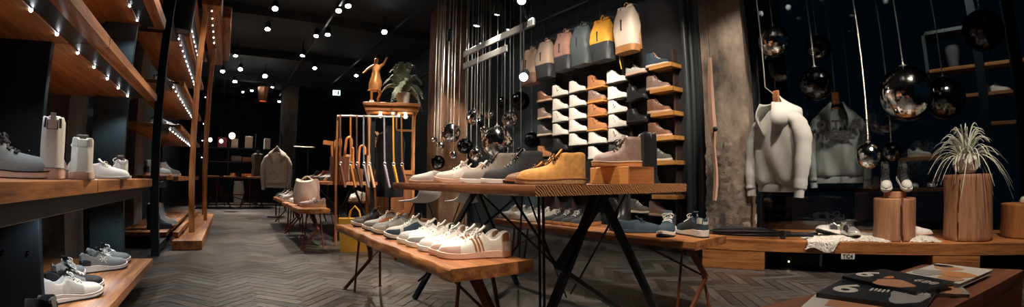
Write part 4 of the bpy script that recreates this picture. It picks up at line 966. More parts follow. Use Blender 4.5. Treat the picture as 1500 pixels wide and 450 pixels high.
# ---------------------------------------------------------------- hoodie
def hoodie(loc, rz, cm, lab, text_m=None, grp=None, hang=True, name='hoodie', pocket=True):
    t = thing(name, lab, 'hoodie', loc, rz)
    b = B(); rings = []; N_ = 64
    for i in range(27):
        q = i/26; z = .03+.66*q
        w = lin([(0, .235), (.06, .25), (.35, .262), (.62, .262), (.80, .245), (.90, .20), (.96, .14), (1, .095)], q); d = lin([(0, .085), (.06, .105), (.4, .11), (.75, .10), (.9, .085), (1, .07)], q); ring = []
        for k in range(N_):
            a = k*2*PI/N_; f = 1+(.17*math.sin(5*a+2.2*math.sin(3.1*q))+.10*math.sin(9*a+7*q)+.04*math.sin(14*a-11*q))*(.4+.6*abs(math.sin(a)))*(1-.5*q)
            zz = z-(.10*(abs(math.cos(a))**2)*max(0, q-.72)/.28 if q > .72 else 0)
            ring.append((w*math.copysign(abs(math.cos(a))**.8, math.cos(a)), d*f*math.sin(a), zz))
        rings.append(ring)
    part('body', b.loft(rings), cm, t, angle=80)
    b = B(); b.loft([[(w*math.cos(k*2*PI/64), d*math.sin(k*2*PI/64)*(1+.03*math.sin(32*k*2*PI/64)), z) for k in range(64)] for w, d, z in ((.225, .078, -.03), (.236, .088, -.025), (.238, .090, .03), (.232, .088, .035))]); part('hem', b, cm, t)
    for s_ in (-1, 1):
        pts = [(s_*.15, 0, .60), (s_*.215, -.005, .55), (s_*.262, -.02, .44), (s_*.275, -.04, .30), (s_*.270, -.06, .16), (s_*.262, -.07, .04), (s_*.258, -.075, -.01)]
        pp = []; rr = []
        for k in range(25):
            u = k/24*(len(pts)-1); i = min(len(pts)-2, int(u)); f = u-i; pp.append(V(pts[i]).lerp(V(pts[i+1]), f)); rr.append((.092-.036*k/24)*(1+.05*math.sin(k*.9+s_)+.04*math.sin(k*2.3)))
        sl = part('sleeve', B().tube(pp, rr, 20, .62), cm, t, angle=80)
        part('cuff', B().tube([pp[-1]+V((0, 0, .01)), pp[-1]+V((-s_*.006, -.004, -.06))], .043, 18, .8), cm, sl)
    # hood: a thick folded shell around the neck, open to the front, tipped forward
    b = B(); rings = []
    for i in range(17):
        q = i/16; a0 = -PI*.5+.42+(2*PI-.84)*q; ring = []
        for k in range(14):
            v = k/13; hgt = .16+.06*math.sin(PI*q); rx = .15*(1-.15*v)+.045*math.sin(PI*v); ry = .14+.05*math.sin(PI*v)
            fold = 1+.07*math.sin(5*v+3*q)+.04*math.sin(11*q+6*v); cl = 1-.8*max(0, v-.55)/.45*math.sin(PI*q)**.6
            ring.append((rx*fold*cl*math.cos(a0), ry*fold*cl*math.sin(a0)-.03*v+.02, .60+hgt*v-.14*(1-math.sin(PI*q))*(1-v)*1.0-.05*v*abs(math.cos(a0))))
        rings.append(ring)
    b.loft(rings, close=False); ho = part('hood', b, cm, t, angle=80); ho.modifiers.new('thickness', 'SOLIDIFY').thickness = .012
    if pocket:
     b = B(); pk = []
     for i in range(7):
        for j in range(9): x = -.15+.30*j/8; z = .06+.20*i/6; pk.append((x*(1-.28*max(0, i-2)/4), -.112-.006*math.cos(x*8), z))
     b.add(pk, [(i*9+j, i*9+j+1, i*9+j+10, i*9+j+9) for i in range(6) for j in range(8)]); part('pocket', b, cm, t).modifiers.new('thickness', 'SOLIDIFY').thickness = .006
    for s_ in (-1, 1) if pocket else (): part('drawstring', B().tube([(s_*.05, -.13, .60), (s_*.055, -.135, .50), (s_*.05, -.13, .42)], .004, 6), cm, t)
    if hang:
        part('hanger', B().tube([(-.17, .0, .60), (-.08, 0, .68), (0, 0, .71), (.08, 0, .68), (.17, 0, .60)], .016, 10, .6), OAK['x'], t); part('hanger_top', B().obox((0, -.01, .80), (.07, .02, .13), None, .008), OAK['x'], t)
        part('cord', B().tube([(-.02, -.02, .84), (-.055, -.075, .9), (-.055, -.075, CEIL-loc[2])] if pocket is not None else [(0, 0, .84), (0, 0, CEIL-loc[2])], .005, 6), CHROME, t)
    if text_m:
        for body, z, sz in (('OTTWES', .525, .105), ('REBEL', .42, .105)):
            text(body, sz, text_m, t, Matrix.Translation((0, -.150, z)) @ Matrix.Rotation(PI/2, 4, 'X') , 'front_print', .001, bold=.006)
    return t
HC = mat('pale_grey_fleece', (.47, .475, .47), .95, bump=.25, scale=140)
hp = wl(.67, .16, .70); hoodie(hp, BRZ-.70, HC, 'pale grey hoodie on a wooden hanger in front of the shop window', pocket=False).scale = (1.12, 1.05, 1)
hp = wl(1.22, .80, .76); hoodie(hp, BRZ+.05, mat('slate_fleece', (.13, .155, .165), .9, bump=.25, scale=140), 'dark slate sweatshirt with dark lettering hanging behind the glossy black ball', mat('dark_print', (.012, .014, .018), .7), None, True, 'sweatshirt', None)
# dim shelving beyond the glass
struct('wall_side', B().box(4.4, 7.6, 2.75, 2.85, 0, CEIL), NIGHT)
dr_ = thing('dim_rack', 'dim rack of wooden shelves seen through the shop window', 'shelf', (6.3, 0, .05))
def dimboard(z, y0, y1): part('board', B().box(0, .35, y0, y1, z-.09, z-.05, .003), OAK['y'], dr_)
for z, y0, y1 in ((2.03, -2.6, .42), (1.70, -2.6, .06), (1.36, -2.6, -.2), (1.01, .35, .95), (.64, .3, 2.4)): dimboard(z, y0, y1)
for y, w_ in ((-.17, .10), (2.42, .06), (-2.6, .06)): part('post', B().box(-.03, .03, y-w_/2, y+w_/2, -.02, CEIL-.05), fm, dr_)
part('rail', B().box(-.02, .38, -.15, .45, 2.40, 2.44).box(-.02, .02, .41, .45, 1.95, 2.44), mat('dim_steel', (.09, .10, .105), .5, .4), dr_)
sb = solo('grey_bag', B().loft([[(.08*math.cos(a)*(1+.2*z), .11*math.sin(a)*(.5+1.6*z), z) for a in [k*2*PI/16 for k in range(16)]] for z in [0, .08, .16, .24, .28]]), mat('dark_grey_suede', (.08, .085, .09), .9), 'small grey bag on the top shelf of the dim rack', 'bag', (6.47, .12, 2.031))
GD = 'shoes on the dim rack behind the window'
for i, y in enumerate((2.2, 1.98, 1.75, 1.52, 1.28, .70, .50)): shoe('sneaker', 'low', S['white' if i < 5 else 'greyrun'] if i < 5 else S['silver'], (6.45, y, .641), D(185), ['pale sneaker at the left end of the dim lower shelf', 'second pale sneaker on the dim lower shelf', 'third pale sneaker on the dim lower shelf', 'fourth pale sneaker on the dim lower shelf', 'fifth pale sneaker on the dim lower shelf', 'grey sneaker right of the stump shoes on the dim shelf', 'second grey sneaker right of the stump shoes on the dim shelf'][i], GD)
shoe('sneaker', 'low', S['greypink'], (6.45, .62, 1.012), D(-80), 'pinkish sneaker on the short dim shelf beyond the small mirror balls', GD)
for i, y in enumerate((-.35, -.9)): shoe('sneaker', 'low', S['white'], (6.45, y, 1.701), D(-80), ['pale sneaker left on the dim shelf at the right edge', 'pale sneaker right on the dim shelf at the right edge'][i], GD)

# ---------------------------------------------------------------- magazine block
C = V((2.0, .18, 0)); mb = thing('block_table', 'dark red brown wooden block table with magazines at the lower right corner', 'table', C, math.atan2(-.942, -.33))
part('left_board', B().prism([(0, -1.35), (.200, -1.35), (.200, .075), (0, 0)], 0, .45), REDWOOD['y'], mb, smooth=False); part('right_board', B().prism([(.206, -1.35), (.34, -1.35), (.34, .128), (.206, .078)], 0, .45), REDWOOD['y'], mb, smooth=False)
part('core', B().box(.19, .215, -1.34, .04, 0, .44), STEEL, mb)
def magazine(name, x, y, ang, w, l, th, z, m, lab, deco):
    p = (x, y, z); t = thing(name, lab, 'magazine', p, ang, 'magazines on the block table')
    part('pages', B().box(-w/2+.002, w/2-.002, -l/2+.002, l/2-.002, .001, th-.001), mat('paper_edge', (.5, .47, .43), .8), t)
    b = B().box(-w/2, w/2, -l/2, l/2, th-.001, th, 0).box(-w/2, w/2, -l/2, l/2, 0, .001, 0).box(-w/2-.001, -w/2+.001, -l/2, l/2, 0, th); part('cover', b, m, t); 
    deco(t, th); return t
INKB = mat('glossy_black_cover', (.018, .022, .03), .25); PAPW = mat('white_paper', (.62, .60, .57), .4); SKIN = mat('printed_tan', (.50, .26, .15), .4); SOFT = mat('printed_grey', (.33, .34, .34), .4); ORG = mat('printed_orange', (.60, .25, .10), .4)
def patchrect(t, th, x0, x1, y0, y1, m, nm='printed_picture', k=0): part(nm, B().box(x0, x1, y0, y1, th, th+.0006+k*.0003), m, t)
def deco_white(t, th): patchrect(t, th, -.09, .09, -.11, .02, SOFT); patchrect(t, th, -.05, .06, -.05, .09, SKIN, k=1)
def blob(t, th, cx, cy, rx, ry, m, k=0): part('printed_picture', B().prism([(cx+rx*math.cos(a)*(1+.15*math.sin(3*a)), cy+ry*math.sin(a)*(1+.1*math.cos(5*a))) for a in [i*2*PI/22 for i in range(22)]], th, th+.0008+k*.0004), m, t)
def tm(x, y, th, rot): return Matrix.Translation((x, y, th+.0012)) @ Matrix.Rotation(rot, 4, 'Z')
def deco_black(t, th):
    text('6', .15, PAPW, t, tm(-.01, .085, th, -PI/2), 'printed_numeral', .0004, bold=.004); text('illil', .05, PAPW, t, tm(.02, .0, th, PI/2), 'printed_title', .0004, bold=.001)
    blob(t, th, .0, -.085, .095, .05, SOFT); text('8896', .035, PAPW, t, tm(.03, -.10, th, PI/2), 'printed_title', .0012)
def deco_black2(t, th):
    text('6', .12, PAPW, t, tm(-.02, .10, th, -PI/2), 'printed_numeral', .0004, bold=.003); blob(t, th, .0, .03, .02, .012, ORG); blob(t, th, -.06, -.03, .05, .06, SKIN); text('889', .05, PAPW, t, tm(.03, -.08, th, PI/2), 'printed_title', .0006)
def deco_pic(t, th):
    blob(t, th, -.03, .07, .05, .04, SKIN); blob(t, th, .03, -.02, .07, .05, ORG, 1); blob(t, th, -.05, -.05, .05, .05, SOFT, 2); blob(t, th, .05, -.1, .04, .04, SKIN, 1); blob(t, th, -.06, .10, .035, .02, INKB, 3)

magazine('magazine', 1.25, .25, D(4), .205, .28, .010, .4505, PAPW, 'white magazine partly under the glossy black one', deco_white)
magazine('magazine', 1.36, .235, D(-4), .205, .28, .012, .461, INKB, 'glossy black magazine with large white numeral, lowest in the photo', deco_black)
magazine('magazine', 1.51, .205, D(-27), .20, .26, .010, .4735, INKB, 'black magazine with orange spot lying across the others', deco_black2)
magazine('magazine', 1.60, .13, D(-75), .20, .27, .010, .4505, SOFT, 'magazine with a tan picture under the black and the bright ones', deco_pic)
magazine('magazine', 1.735, .075, D(-110), .20, .29, .012, .4615, PAPW, 'bright white magazine with tan and orange pictures, farthest from camera', deco_pic)
# ---------------------------------------------------------------- glass cabinet with statue and fern
cx, cy = 2.17, 6.12; ang = D(-20)
cab = thing('glass_cabinet', 'tall wooden glass cabinet with lit lamps, statue and fern on top', 'cabinet', (cx, cy, 0), ang)
CW, CD = .34, .22
b = B().box(-CW-.06, CW+.06, -CD-.06, CD+.06, 1.81, 1.86, .006).box(-CW-.03, CW+.03, -CD-.03, CD+.03, 1.74, 1.815, .006); part('cornice', b, OAK['x'], cab)
for x in (-CW, CW-.035):
    for y in (-CD, CD-.035): part('post', B().box(x, x+.035, y, y+.035, .06, 1.75, .002), OAK['z'], cab)
for z in (.06, .86): part('rail', B().box(-CW, CW, -CD, -CD+.03, z, z+.06, .002).box(-CW, CW, CD-.03, CD, z, z+.06, .002).box(-CW, -CW+.03, -CD, CD, z, z+.06).box(CW-.03, CW, -CD, CD, z, z+.06), OAK['x'], cab)
part('middle_bar', B().box(.06, .085, -CD, -CD+.025, .9, 1.75, .002), OAK['z'], cab)
part('cross_bar', B().box(.085, CW-.03, -CD, -CD+.02, 1.46, 1.49, .002), OAK['x'], cab)
part('base_panel', B().box(-CW, CW, -CD+.01, CD-.01, 0, .86), DARKOAK['z'], cab); part('shelf', B().box(-CW+.03, CW-.03, -CD+.03, CD-.03, .90, .92), OAK['x'], cab)
GL = glass('cabinet_glass', (.95, .97, .97), 1.45)
part('pane', B().box(-CW+.03, .06, -CD+.008, -CD+.012, .92, 1.74), GL, cab); part('pane', B().box(.085, CW-.03, -CD+.008, -CD+.012, .92, 1.74), GL, cab); part('pane', B().box(-CW+.008, -CW+.012, -CD+.03, CD-.03, .92, 1.74), GL, cab)
WARM = glow('warm_lamp', (1, .82, .58), 45)
for x, y in ((-.16, -.1), (.02, -.12), (.2, -.1), (.1, .05)): part('cabinet_lamp', B().lathe([(.001, 0), (.018, 0), (.02, .02), (.001, .025)], 14, (x, y, 1.715)), WARM, cab)
def W(t, x, y, z): c, s = math.cos(t.rotation_euler.z), math.sin(t.rotation_euler.z); return V((t.location.x+c*x-s*y, t.location.y+s*x+c*y, z))
# dried bouquet inside
dr = thing('dried_bouquet', 'pale dried flower bouquet in a jar inside the glass cabinet', 'dried flowers', W(cab, -.10, .0, .921), 0)
part('jar', B().lathe([(.05, 0), (.06, .03), (.055, .15), (.035, .20), (.04, .22), (.03, .22), (.001, .2)], 16), mat('dark_bottle', (.04, .04, .05), .2), dr)
b = B()
for i in range(46):
    a = i*2.4; r_ = .03+.15*((i*.618) % 1); h_ = .34+.26*((i*.37) % 1)*(1-.4*((i*.618) % 1)); tip = V((r_*math.cos(a), r_*.8*math.sin(a), h_)); b.tube([(0, 0, .14), tip*.6+V((0, 0, .04)), tip], [.0025, .002, .0015], 4)
    for k in range(3): b.ball(tip+V((R.uniform(-.03, .03), R.uniform(-.03, .03), R.uniform(-.03, .03))), .013, 6, 4)
part('flowers', b, mat('dried_cream', (.62, .46, .32), .9), dr)
jk = thing('dark_coat', 'dark coat on a form standing beside the cabinet front', 'coat', W(cab, .0, -.5, 0))
b = B(); b.lathe([(.001, .55), (.17, .56), (.19, .8), (.18, 1.05), (.2, 1.25), (.17, 1.38), (.08, 1.44), (.05, 1.5), (.001, 1.5)], 28, fn=lambda a, z: (1+.06*math.sin(6*a+5*z))*(1 if abs(math.cos(a)) > .5 else .8)); part('coat', b, mat('black_wool', (.006, .007, .009), .95, 0, .1), jk); part('pole', B().lathe([(.14, 0), (.14, .01), (.015, .02), (.015, .6)], 16), STEEL, jk)
# gilded statue
GOLD = mat('gilded_wood', (.62, .27, .09), .38, .55, bump=.4, scale=30)
me = bpy.data.meshes.new('statue_figure')
J = [(0, 0, .30), (0, .01, .42), (0, .0, .50), (0, -.005, .555), (0, -.01, .60),   # pelvis, waist, chest, neck, head
     (-.045, -.01, .22), (-.05, -.03, .12), (-.045, -.01, .03), (-.05, -.05, .02), (.05, .01, .21), (.075, .05, .13), (.045, .09, .055), (.06, .08, .03),
     (-.06, 0, .515), (-.13, -.05, .455), (-.17, -.09, .40), (-.20, -.09, .39), (.06, 0, .52), (.12, -.02, .56), (.15, -.05, .635), (.175, -.05, .645), (0, -.012, .64)]
E_ = [(0, 1), (1, 2), (2, 3), (3, 4), (0, 5), (5, 6), (6, 7), (7, 8), (0, 9), (9, 10), (10, 11), (11, 12), (2, 13), (13, 14), (14, 15), (15, 16), (2, 17), (17, 18), (18, 19), (19, 20), (4, 21)]
RD = [.055, .045, .058, .022, .036, .036, .026, .017, .016, .038, .026, .017, .016, .028, .02, .014, .016, .028, .02, .014, .015, .028]
me.from_pydata([(x*.95, y, z+.03) for x, y, z in J], E_, [])
st = thing('statue', 'gilded carved figure with raised arm standing on the glass cabinet', 'statue', W(cab, -.25, -.10, 1.861), ang)
o = link('figure', me, st); me.materials.append(GOLD)
sk = o.modifiers.new('skin', 'SKIN'); sv = me.skin_vertices[0].data
for i, r_ in enumerate(RD): sv[i].radius = (r_, r_*.9)
sv[0].use_root = True; sk.use_smooth_shade = True; o.modifiers.new('sub', 'SUBSURF').levels = 2; o.modifiers['sub'].render_levels = 2
b = B(); b.loft([[(r_*math.cos(k*2*PI/24)*(1+.14*math.sin(5*k*2*PI/24+i)), r_*.9*math.sin(k*2*PI/24)*(1+.14*math.sin(4*k*2*PI/24+i*1.3)), z) for k in range(24)] for i, (r_, z) in enumerate(((.052, .46), (.062, .40), (.082, .33), (.088, .27), (.078, .21), (.095, .19)))], cap0=False, cap1=False); part('drapery', b, GOLD, st)
part('foot_base', B().lathe([(.05, 0), (.055, .01), (.035, .03), (.03, .05), (.001, .05)], 18, (-.04, -.01, 0)), mat('pale_base', (.5, .48, .45), .5), st)
# potted fern
fn_ = thing('potted_fern', 'large grey green fern in a white ribbed pot on the glass cabinet', 'potted plant', W(cab, .16, .04, 1.861))
part('pot', B().lathe([(.07, 0), (.085, .02), (.10, .18), (.105, .20), (.085, .20), (.001, .17)], 30, fn=lambda a, z: 1+.02*math.sin(15*a)), mat('white_pot', (.55, .55, .53), .6), fn_)
b = B()
for i in range(58):
    a = i*2.39996; q = (i % 11)/10; out = .12+.28*q*R.uniform(.7, 1.1); up = .44*(1-q*.55)+R.uniform(-.05, .08); dp = .34*q*q; pts = []
    for k in range(12): s_ = k/11; pts.append(V((out*s_*math.cos(a), out*s_*math.sin(a), .17+up*math.sin(s_*1.9)-dp*s_**2.2)))
    b.tube(pts, [.003*(1-k/13) for k in range(12)], 4)
    for k in range(2, 12):
        t = (pts[k]-pts[k-1]).normalized(); sd = t.cross(V((0, 0, 1))).normalized(); ln = .042*math.sin(PI*k/12.5)+.012
        for s_ in (-1, 1):
            for h_ in (0, .5):
                p = pts[k]*(1-h_)+pts[k-1]*h_; tip = p+sd*s_*ln+t*ln*.5-V((0, 0, ln*.3)); wv_ = t*.008; b.add([p-wv_, p+wv_, (p+tip)/2+wv_*1.1, tip, (p+tip)/2-wv_*1.1], [(0, 1, 2, 3, 4)])
part('fronds', b, mat('fern_leaf', (.20, .24, .19), .7, var=.3, scale=8), fn_, smooth=False)

# ---------------------------------------------------------------- leather goods rail
p0, p1_ = at_r(494, 170, 5.35), at_r(590, 178, 5.25); rdir = (p1_-p0); rdir.z = 0; RL = rdir.length; rdir.normalize()
RZ = p0.z
rl = thing('hanging_rail', 'chrome rail on a black post hung with long leather straps', 'rail', (p0.x, p0.y, 0), math.atan2(rdir.y, rdir.x))
part('rail', B().tube([(0, 0, RZ), (RL, 0, RZ)], .011, 10), CHROME, rl); part('post', B().box(RL*.52, RL*.58, .02, .06, 0, RZ, .003), STEEL, rl); part('foot', B().box(RL*.3, RL*.8, -.1, .18, 0, .012), STEEL, rl)
part('post', B().box(-.012, .012, .02, .045, 0, RZ, .003), OAK['z'], rl)
STR = [('brown', (.20, .08, .04)), ('orange', (.50, .20, .05)), ('dark brown', (.10, .045, .025)), ('grey blue', (.22, .24, .30)), ('pale tan', (.55, .32, .17)), ('lavender grey', (.30, .27, .35)), ('mustard yellow', (.66, .33, .03)), ('chestnut', (.28, .11, .04))]
for i, (px, k) in enumerate(((499, 0), (514, 1), (523, 2), (533, 3), (541, 4), (563, 5), (576, 6), (588, 7))):
    f = (px-494)/96; p = p0.lerp(p1_, f); cn_, cc = STR[k]; m = mat('strap_'+cn_.replace(' ', '_'), cc, .6, bump=.3, scale=60)
    t = thing('hanging_strap', f'{cn_} leather strap with a thick braided lower end hanging from the chrome rail', 'strap', (p.x, p.y, 0), rl.rotation_euler.z, 'straps on the chrome rail')
    part('loop', B().tube([(0, .016*math.cos(a), RZ+.016*math.sin(a)) for a in [j*2*PI/10 for j in range(11)]], .006, 6), m, t)
    part('band', B().bar((0, -.016, RZ), (.02, -.02, .98), .018, .005, (0, 1, 0)), m, t)
    part('buckle', B().tube([(.02+.016*math.cos(a), -.022, .965+.016*math.sin(a)) for a in [j*2*PI/12 for j in range(13)]], .006, 6), CHROME, t)
    pts = [V((.02+.06*j/14, -.022, .95-.26*j/14)) for j in range(15)]; part('braided_end', B().tube(pts, [.026+.005*(j % 2) for j in range(15)], 10, .6), m, t)
# leather buckets with canes
BUCK = mat('bucket_leather', (.16, .06, .03), .5, bump=.2, scale=30); BRIGHTPINE = {'z': wood('cherry_wood_z', (.42, .15, .05), (.66, .27, .09), 'z', .4)}
def bucket(px, r_, rad, h_, lab, canes):
    p = at_r(px, 255, r_); bk = thing('cane_bucket', lab, 'bucket', (p.x, p.y, .756))
    part('bucket', B().lathe([(rad*.86, 0), (rad*.9, .01), (rad, h_), (rad*.94, h_), (rad*.84, .02), (.001, .02)], 26), BUCK, bk)
    for dx, dy, ch, kind, cl in canes:
        q = thing('wooden_cane', cl, 'cane', (p.x+dx*.6, p.y-dx*.1+dy*.6, .777), rl.rotation_euler.z, 'canes in the leather buckets'); e = dx*.45; pts = [(0, 0, 0), (e, dy*.3, ch)]
        if kind == 1: pts += [(e+.036-.036*math.cos(a), dy*.3, ch+.06*math.sin(a)) for a in [k*PI/8 for k in range(1, 9)]]+[(e+.07, dy*.3, ch-.05)]
        part('shaft', B().tube(pts, .016, 10), BRIGHTPINE['z'], q)
        if kind == 2: part('head', B().bar((e+.02, dy*.3, ch), (e-.10, dy*.3, ch+.015), .035, .05), BRIGHTPINE['z'], q)
        if kind == 0: part('grip', B().lathe([(.001, 0), (.02, .005), (.024, .06), (.018, .12), (.001, .13)], 12, (e, dy*.3, ch-.10)), BRIGHTPINE['z'], q)
bucket(497, 5.62, .12, .30, 'dark brown leather bucket full of canes, left one of two on the middle table', ((-.10, 0, .44, 2, 'cane with an axe shaped wooden head, leftmost in the left bucket'), (-.05, .03, .46, 0, 'straight cane left of the tallest one in the left bucket'), (.0, -.03, .48, 0, 'straight cane in the middle of the left bucket'), (.07, .0, .46, 1, 'hooked cane at the right of the left bucket')))
bucket(522, 5.70, .09, .16, 'small brown leather bucket with two canes beside the larger bucket', ((-.05, 0, .38, 0, 'straight cane in the small right bucket'), (.03, .0, .37, 1, 'hooked cane in the small right bucket')))
for px, w_, lab in ((508, .085, 'pale wooden board leaning between the two cane buckets'), (541, .06, 'narrow pale wooden board leaning right of the small cane bucket')):
    p = at_r(px, 250, 5.85); solo('wooden_board', B().box(-w_/2, w_/2, -.008, .008, 0, .34, .003), mat('pale_board', (.50, .32, .20), .6), lab, 'board', (p.x, p.y, .756), rl.rotation_euler.z)

# white shell chairs and stool seen under the high table
def chair(p, rz, lab):
    t = thing('shell_chair', lab, 'chair', p, rz); b = B(); rings = []
    prof = [(-.22, .52), (-.19, .51), (-.08, .50), (.06, .50), (.14, .52), (.19, .58), (.22, .68), (.24, .80), (.245, .86)]
    for i, (y, z) in enumerate(prof):
        w = [.20, .215, .225, .225, .225, .225, .215, .185, .13][i]; cv = [.0, .01, .03, .045, .06, .06, .05, .04, .03][i]; rings.append([(w*s_, y-cv*s_*s_*(1 if i > 4 else .3), z+cv*s_*s_*(1 if i < 5 else .0)) for s_ in [-1+2*k/14 for k in range(15)]])
    b.loft(rings, close=False); part('seat_shell', b, mat('white_plastic', (.75, .75, .74), .4), t).modifiers.new('thickness', 'SOLIDIFY').thickness = .012
    for sx in (-1, 1):
        for y, y2 in ((-.10, -.20), (.10, .20)): part('leg', B().tube([(sx*.07, y*.6, .49), (sx*.19, y2, 0)], .008, 8), STEEL, t)
    part('brace', B().tube([(-.17, -.18, .1), (.17, .18, .1)], .004, 6).tube([(-.17, .18, .1), (.17, -.18, .1)], .004, 6), STEEL, t)
    return t
p = at_r(617, 280, 5.8); chair((p.x, p.y, .0), D(205), 'white moulded chair under the far end of the high table, left one')
p = at_r(684, 280, 5.75); chair((p.x, p.y, 0), D(185), 'white moulded chair under the high table, right one')
p = at_r(607, 310, 4.4); t = thing('wooden_stool', 'small rounded wooden stool under the far end of the high table', 'stool', (p.x, p.y, 0), .3)
part('seat', B().box(-.16, .16, -.13, .13, .36, .40, .02), OAK['x'], t)
for sx in (-1, 1):
    for sy in (-1, 1): part('leg', B().bar((sx*.13, sy*.10, .36), (sx*.15, sy*.12, 0), .03), OAK['z'], t)
p = at_r(578, 290, 5.0); solo('black_bag', B().lathe([(.001, 0), (.16, 0), (.19, .1), (.17, .27), (.10, .36), (.03, .39), (.001, .39)], 26, fn=lambda a, z: 1+.05*math.sin(5*a+8*z)), BLACK_L, 'round black leather bag standing under the rail behind the bench', 'bag', (p.x, p.y, 0))
# low shelf with pale shoes behind the middle table legs
t = thing('low_shelf', 'low dark shelf of pale shoes behind the middle table', 'shelf', (2.08, 7.55, 0), D(-12)); part('board', B().box(-.17, .17, -.8, .8, .42, .45), DARKOAK['y'], t)
for y in (-.7, .7): part('support', B().box(-.15, .15, y-.02, y+.02, 0, .42), STEEL, t)
for i in range(9): shoe('sneaker', 'low', S['whitecap' if i % 3 == 2 else 'white'], (2.08+.155*(i-4)*math.sin(D(12))+.0, 7.55+.155*(i-4)*math.cos(D(12))*1.0, .452), D(175), ['pale sneaker, nearest', 'pale sneaker, second', 'pale grey toed sneaker, third', 'pale sneaker, fourth', 'pale sneaker, fifth', 'pale grey toed sneaker, sixth', 'pale sneaker, seventh', 'pale sneaker, eighth', 'pale grey toed sneaker, last'][i]+' on the low dark shelf behind the middle table', 'pale shoes on the low dark shelf')

# ---------------------------------------------------------------- far end of the shop
STRIPE = mat('striped_jersey', (.50, .47, .43), .95, bump=.3, scale=40, var=.25)
p = at_r(405, 250, 9.6); ho = hoodie((p.x, p.y, .62), D(-8), STRIPE, 'pale striped hooded jacket on a stand at the end of the plank benches', None, None, False, 'hooded_jacket')
part('stand', B().lathe([(.18, -.62), (.18, -.60), (.015, -.59), (.015, .55), (.001, .56)], 16), STEEL, ho)
def wbox(nm, lab, px, py, r_, w, h_, m, cat='box', d=.2, z=None):
    p = at_r(px, py, r_); return solo(nm, B().box(-w/2, w/2, -d/2, d/2, 0, h_, .004), m, lab, cat, (p.x, p.y, p.z-h_/2 if z is None else z), D(-3))
fs = thing('far_shelf', 'dark wall shelf with small goods at the far end above the red legged table', 'shelf', (-.9, 14.2, 0))
for z in (.85, 1.25, 1.65): part('board', B().box(0, 2.4, 0, .35, z-.03, z), STEEL, fs)
for x in (0, .8, 1.6, 2.38): part('upright', B().box(x, x+.02, 0, .35, 0, 2.1), STEEL, fs)
PK = mat('magenta_box', (.45, .10, .16), .6); WB = mat('white_box', (.72, .70, .66), .6)
for nm, lab, x, z, w, h_, m in (('pink_box', 'magenta box on the far wall shelf', .62, 1.651, .26, .28, PK), ('white_box', 'white box beside the magenta one on the far wall shelf', .98, 1.651, .2, .26, WB), ('white_box', 'white box in the middle of the far wall shelf', 1.40, 1.651, .22, .36, WB), ('white_box', 'white box at the right of the far wall shelf', 1.95, 1.651, .18, .32, WB), ('shoe_box', 'grey shoe box on the lower far wall shelf', 1.05, 1.251, .3, .16, mat('grey_box', (.2, .2, .2), .7)), ('shoe_box', 'brown shoe box on the lower far wall shelf', 1.38, 1.251, .3, .14, mat('brown_box', (.3, .17, .1), .7))):
    solo(nm, B().box(-w/2, w/2, -.12, .12, 0, h_, .003), m, lab, 'box', (-.9+x, 14.37, z))
for i, (px, py) in enumerate(((308, 205), (324, 207), (340, 199))):
    p = at_r(px, py, 12.6); t = thing('pendant_lamp', ['small pendant lamp beside the wooden posts at the far end', 'pendant lamp above the magenta box', 'warm globe pendant lamp at the far end'][i], 'lamp', p)
    part('globe', B().ball((0, 0, 0), .05 if i < 2 else .085, 16, 10), glow('far_globe', (1, .86, .7), 9) if i < 2 else glow('warm_globe', (1, .62, .35), 4), t); part('cord', B().tube([(0, 0, .06), (0, 0, CEIL-p.z)], .006, 6), STEEL, t)
t = thing('mannequin', 'dark dressed mannequin torso behind the red legged table', 'mannequin', (.75, 13.75, 0)); part('torso', B().lathe([(.001, .8), (.16, .8), (.17, .95), (.15, 1.1), (.19, 1.35), (.17, 1.45), (.06, 1.5), (.05, 1.56), (.001, 1.57)], 24, fn=lambda a, z: 1 if abs(math.cos(a)) > .5 else .75), BLACK_C, t); part('stand', B().lathe([(.2, 0), (.2, .015), (.02, .03), (.02, .82)], 16), STEEL, t)
p = at_r(350, 270, 13.0+.8); solo('white_vase', B().lathe([(.10, 0), (.14, .05), (.16, .35), (.13, .62), (.14, .68), (.001, .66)], 22), WB, 'tall white vase on the floor behind the red legged table', 'vase', (p.x, p.y, 0))
for i, (dx, dy) in enumerate(((.55, .4), (.85, .35), (1.0, .55))): solo('copper_pot', B().lathe([(.05, 0), (.07, .02), (.065, .09), (.055, .09), (.001, .02)], 18), mat('copper', (.6, .26, .1), .35, .7), ['copper pot at the left on the red legged table', 'copper pot in the middle of the red legged table', 'copper pot at the back of the red legged table'][i], 'pot', (-.7+dx+.2, 12.4+dy, .801))
for i in range(4): solo('folded_paper', B().box(-.14, .14, -.1, .1, 0, .012+.006*i), WB, ['stack of white papers at the left on the red legged table', 'white paper pile left of the copper pots', 'thin white paper pile right of the copper pots', 'white paper pile at the right end of the red legged table'][i], 'paper', (-.45+.42*i+(.2 if i > 1 else 0), 12.62, .801), .2*i)
p = at_r(386, 138, 13.2); t = thing('lantern', 'copper glass lantern hanging from the ceiling at the far end', 'lamp', p)
part('bulb', B().ball((-.02, 0, .08), .05, 12, 8).ball((.09, 0, -.02), .04, 12, 8), glow('lantern_bulb', (1, .72, .48), 14), t); part('shade', B().lathe([(.16, .2), (.17, .16), (.13, -.2), (.12, -.2), (.155, .15), (.001, .2)], 8), mat('copper_shade', (.5, .22, .12), .3, .8), t); part('cord', B().tube([(0, 0, .2), (0, 0, CEIL-p.z)], .006, 6), STEEL, t)
